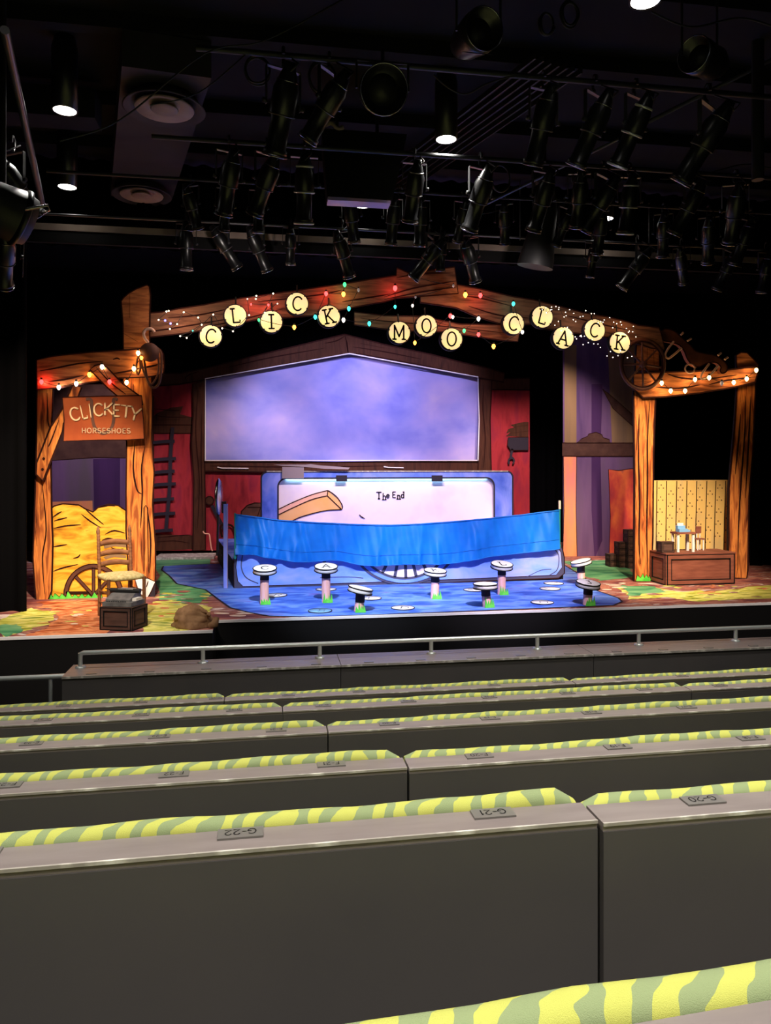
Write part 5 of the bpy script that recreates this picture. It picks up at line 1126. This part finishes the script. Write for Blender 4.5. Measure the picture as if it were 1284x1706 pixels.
def stage_light(p, pan, tilt, label, group, s=1.0, long=1.0, wide=1.0, lit=False):
    """hook clamp, yoke, housing, barrel with rim; pan left/right of upstage, tilt down, degrees"""
    p = Vector(p); t = thing('stage_spotlight', label, 'stage light', p, group)
    MB().tube([p+Vector((0, -.035*s, -.01)), p+Vector((0, -.035*s, .035*s)), p+Vector((0, 0, .055*s)), p+Vector((0, .035*s, .03*s)), p+Vector((0, .03*s, -.04*s)), p+Vector((0, 0, -.07*s))], .012*s, 'fixture_dark', 6).build('hook_clamp', t)
    pa, ti = math.radians(pan), math.radians(tilt)
    d = Vector((math.sin(pa)*math.cos(ti), math.cos(pa)*math.cos(ti), -math.sin(ti)))
    side = Vector((math.cos(pa), -math.sin(pa), 0)); hw = .125*s*wide
    pv = p+Vector((0, 0, -.34*s)); top = p+Vector((0, 0, -.10*s))
    mb = MB(); fw_ = Vector((math.sin(pa), math.cos(pa), 0))
    mb.obox(top-side*hw-fw_*.015*s, side*2*hw, fw_*.03*s, (0, 0, .008*s), 'pipe_grey')
    for sg_ in (-1, 1): mb.obox(top+side*hw*sg_-fw_*.015*s-side*.003, side*.006, fw_*.03*s, pv-top-Vector((0, 0, .02*s)), 'fixture_dark')
    mb.build('yoke', t)
    mb = MB()
    for sg_ in (-1, 1): MB().lathe([(0, 0), (.018*s, 0), (.018*s, .025*s), (0, .025*s)], 'fixture_dark', pv+side*(hw*sg_), side*sg_, 8).build('tilt_knob', t)
    R_ = .088*s*wide
    MB().lathe([(.0, -.27*s), (.035*s, -.27*s), (.045*s, -.22*s), (R_*.62, -.20*s), (R_*.75, -.16*s), (R_*.78, -.15*s), (R_*1.0, -.10*s), (R_, .05*s), (R_*.92, .07*s)], 'fixture_black', pv, d, 18).build('lamp_housing', t)
    MB().lathe([(R_*.88, .06*s), (R_*.80, .09*s), (R_*.80, .09*s+.19*s*long), (R_*.95, .10*s+.19*s*long), (R_*.95, .13*s+.19*s*long), (R_*.86, .13*s+.19*s*long), (R_*.80, .11*s+.19*s*long), (0, .10*s+.19*s*long)], 'fixture_black', pv, d, 18).build('lens_barrel', t)
    e = .14*s+.19*s*long; ex = d.orthogonal().normalized(); ey = d.cross(ex)
    rm = .011 if lit else .006; rk = 'rail_metal' if lit else 'steel'  # paler, thicker rings stand in for glints of the downlights
    for hh, rr_, ra, m_ in ((e, R_*.98, rm, rk), (.065*s, R_, rm*.9, rk if lit else 'pipe_grey'), (-.15*s, R_*.8, rm, rk)):
        MB().tube([pv+d*hh+(ex*math.cos(a)+ey*math.sin(a))*rr_ for a in [2*PI*k/18 for k in range(18)]], ra*s, m_, 6, closed=True).build('trim_ring', t)
    q0 = pv-d*.26*s; MB().tube([q0, q0+Vector((0, -.05, -.08))*s, q0+Vector((.05, -.04, -.02))*s, p+Vector((.06, 0, -.02))*s], .007*s, 'fixture_dark', 5).build('power_lead', t)
    return t
NM = ['first', 'second', 'third', 'fourth', 'fifth', 'sixth', 'seventh', 'eighth', 'ninth', 'tenth', 'eleventh', 'twelfth', 'thirteenth']
rowB = [(472, 105, -22, 62, 1.25, 1), (548, 106, -48, 48, 1.1, 1), (905, 130, -12, 62, 1.15, 1), (990, 140, -32, 58, 1.15, 1), (1058, 146, -25, 56, 1.1, 1), (1178, 165, -34, 52, 1.3, 1)]
for k, (u, v, pan, ti, s_, lg) in enumerate(rowB):
    stage_light((onY(u, v, YBp).x, YBp, ZB+.0), pan, ti, 'black stage spotlight, %s from the left on the nearest lighting pipe' % NM[k], 'spotlights on the nearest pipe', s_, lg, lit=k == 4)
rowA = [(382, -22, 60, 1.15), (444, -34, 52, 1.15), (507, 0, 70, 1.2), (690, -5, 58, 1.1), (800, -18, 56, 1.2), (905, -14, 58, 1.15), (965, 12, 60, 1.05), (1003, -34, 50, 1.15), (1048, 4, 70, 1.1), (1150, -30, 55, 1.1), (1225, 20, 55, 1.2)]
for k, (u, pan, ti, s_) in enumerate(rowA):
    stage_light((onY(u, 250, YAp).x, YAp, ZA), pan, ti, 'black stage spotlight, %s from the left on the middle lighting pipe' % NM[k], 'spotlights on the middle pipe', s_, lit=k in (2, 8))
rowD = [(310, 0, 80, 1.1), (372, 55, 50, 1.1), (428, 45, 55, 1.1), (484, 0, 70, .9), (570, 35, 55, 1.15), (716, -58, 48, 1.2), (735, 0, 75, .9), (782, 40, 55, 1.15), (987, 0, 70, .9), (1062, -55, 52, 1.2), (1135, 40, 50, 1.0), (1212, -30, 60, 1.1), (1276, 0, 72, 1.1)]
for k, (u, pan, ti, s_) in enumerate(rowD):
    x = onY(u, 390, YDp).x; z = ZDp+.06
    stage_light((x, YDp, z), pan, ti, 'black stage spotlight, %s from left on the thin pipe above the arch' % NM[k], 'spotlights on the pipe above the arch', s_*.95)
# second tier just above the thin pipe
YX = 9.3; ZX = zfor(318, 642, YX)
pipe((-2.6, YX, ZX), (9.2, YX, ZX), .02, 'fixture_dark', 'lighting_pipe', 'black lighting pipe just in front of the thin grey pipe, mostly hidden by lamps')
rowX = [(318, 30, 60, .9), (375, -10, 65, .9), (430, 0, 75, .9), (585, 20, 62, 1.0), (655, -5, 66, 1.0), (700, 5, 70, 1.0), (770, -10, 60, .9), (840, 20, 55, .9), (940, -30, 60, .9), (1000, 10, 60, 1.0), (1105, 25, 60, 1.0), (1180, 30, 55, 1.1), (1240, -20, 65, 1.1)]
for k, (u, pan, ti, s_) in enumerate(rowX):
    stage_light((onY(u, 318, YX).x, YX, ZX), pan, ti, 'black stage spotlight, %s from the left on the crowded pipe near the projector' % NM[k], 'spotlights on the crowded pipe', s_)
# big round lamps facing the house
def round_lamp(u, v, Y, r, pan, tilt, label, hang):
    c = onY(u, v, Y); t = thing('round_floodlight', label, 'stage light', (c.x, Y, hang))
    pa, ti = math.radians(pan), math.radians(tilt); d = Vector((math.sin(pa)*math.cos(ti), -math.cos(pa)*math.cos(ti), -math.sin(ti)))
    MB().lathe([(0, -.34), (.10, -.33), (.14, -.22), (r*.9, -.12), (r, 0), (r, .10), (r*.94, .10), (r*.90, .02), (0, .0)], 'fixture_black', c, d, 32).build('lamp_housing', t)
    MB().lathe([(0, .012), (r*.62, .012), (r*.62, .016), (0, .03)], 'fixture_dark', c, d, 32).build('lens', t)
    ex = d.orthogonal().normalized(); ey = d.cross(ex); mb = MB(); mb.tube([c+d*.10+(ex*math.cos(a)+ey*math.sin(a))*r*.98 for a in [2*PI*k/36 for k in range(36)]], .006, 'steel', 6, closed=True); mb.build('trim_ring', t)
    mb = MB()
    for sg_ in (-1, 1): mb.tube([(c.x+sg_*r*1.1, Y, c.z), (c.x+sg_*r*1.1, Y, hang-.12)], .01, 'fixture_dark', 6)
    mb.tube([(c.x-r*1.1, Y, hang-.12), (c.x+r*1.1, Y, hang-.12)], .01, 'fixture_dark', 6); mb.tube([(c.x, Y, hang-.12), (c.x, Y, hang)], .014, 'fixture_dark', 6); mb.build('yoke', t)
round_lamp(637, 150, 6.15, .20, 0, 25, 'big black round floodlight facing the audience, above the hooded projector', ZB)
round_lamp(797, 55, 5.9, .17, 12, 10, 'black round floodlight near the top edge with a paper tag below it', 6.2)
c = onY(790, 92, 5.82); t = MB(); t.obox(c+Vector((-.11, 0, .02)), (.20, .0, .0), (.06, -.05, -.035), (0, 0, .003), 'duct_grey'); tag(t.build('paper_tag'), 'pale lilac printed tag under the round floodlight at the top', 'tag')
round_lamp(1165, 95, 5.9, .15, -60, 5, 'black floodlight turned sideways at the upper right, pale lens to the left', 6.2)
# hooded projector
c0 = onY(608, 330, 8.4); t = thing('projector', 'big dark hooded projector hanging in the middle of the ceiling with a pinkish light-painted underside', 'projector', (c0.x, 8.4, CEIL))
x0, x1 = onY(542, 330, 8.4).x, onY(668, 330, 8.4).x; zb = onY(608, 330, 8.4).z; zt2 = onY(608, 222, 8.4).z
mb = MB(); mb.add([(x0+.02, 8.4, zb), (x1-.10, 8.4, zb), (x1-.10, 8.62, zb), (x0+.02, 8.62, zb), (x0-.05, 8.35, zt2), (x1+.06, 8.35, zt2), (x1+.05, 9.0, zt2), (x0, 9.0, zt2)], [(0, 3, 2, 1), (4, 5, 6, 7), (0, 1, 5, 4), (1, 2, 6, 5), (2, 3, 7, 6), (3, 0, 4, 7)], 'hood_cloth'); mb.build('hood', t)
MB().add([(x0+.03, 8.41, zb-.002), (x1-.12, 8.41, zb-.002), (x1-.12, 8.60, zb-.002), (x0+.03, 8.60, zb-.002), (x0+.03, 8.41, zb-.04), (x1-.12, 8.41, zb-.04), (x1-.12, 8.60, zb-.04), (x0+.03, 8.60, zb-.04)], [(0, 3, 2, 1), (4, 5, 6, 7), (0, 1, 5, 4), (1, 2, 6, 5), (2, 3, 7, 6), (3, 0, 4, 7)], 'underside_glow_paint').build('underside', t)
for x in (x0+.15, x1-.25): MB().tube([(x, 8.6, zt2), (x, 8.6, CEIL)], .02, 'fixture_dark', 8).build('hanger', t)
mb = MB(); random.seed(8); mb.tube([onY(u, v, 8.3) for u, v in cat_rom([(520, 205), (530, 200), (540, 208), (552, 205), (562, 214), (572, 212)], 4)], [.02+.01*random.random() for _ in range(21)], 'header_tan', 6); mb.build('tape_strip', t)
# wrapped lamp with black cloth sleeve
c = onY(903, 400, 9.7); z1, z0 = onY(903, 318, 9.7).z, onY(903, 443, 9.7).z
t = thing('wrapped_lamp', 'lamp with a long black cloth sleeve drooping over the header beam, right of centre', 'stage light', (c.x, 9.7, ZDp))
mb = MB(); mb.tube([(c.x+.02, 9.6, z1+.1), (c.x-.02, 9.6, z1-.05), (c.x+.02, 9.65, (z1+z0)/2+.2), (c.x-.02, 9.7, (z0+z1)/2-.1), (c.x-.06, 9.75, z0+.12), (c.x-.08, 9.77, z0)], [.10, .16, .17, .19, .24, .25], 'fixture_dark', 20); mb.build('cloth_sleeve', t)
MB().lathe([(0, -.12), (.10, -.12), (.13, 0), (.10, .14), (0, .14)], 'fixture_black', (c.x-.05, 9.6, z1+.12), (.4, 0, -1), 18).build('lamp_housing', t)
MB().tube([(c.x, 9.6, z1+.2), (c.x, 9.6, CEIL)], .02, 'fixture_dark', 8).build('hanger', t)
# cluster at the far left edge
c = onY(5, 350, 7.2); t = thing('moving_light', 'large black lamp with bright metal bracket cut by the left edge', 'stage light', (c.x, 7.2, 6.0))
MB().lathe([(0, -.35), (.15, -.33), (.22, -.1), (.25, .12), (.22, .24), (0, .24)], 'fixture_dark', c, (.75, .5, -.25), 26).build('lamp_housing', t)
MB().lathe([(.25, .12), (.27, .14), (.27, .17), (.24, .18)], 'fixture_black', c, (.75, .5, -.25), 26).build('front_ring', t)
a = onY(42, 349, 7.0); b = onY(80, 342, 7.0); MB().tube([a, b, onY(82, 350, 7.05), onY(70, 356, 7.0)], .014, 'steel', 8).build('bracket', t)
MB().tube([c+Vector((0, 0, .2)), (c.x, 7.2, CEIL)], .03, 'fixture_dark', 8).build('hanger', t)
for u, v, pan, lab in ((22, 268, 30, 'black stage spotlight above the large lamp at the left edge'), (8, 390, -20, 'black stage spotlight below the large lamp at the left edge')):
    p = onY(u, v-30, 7.6); stage_light(p, pan, 40, lab, None, 1.1)
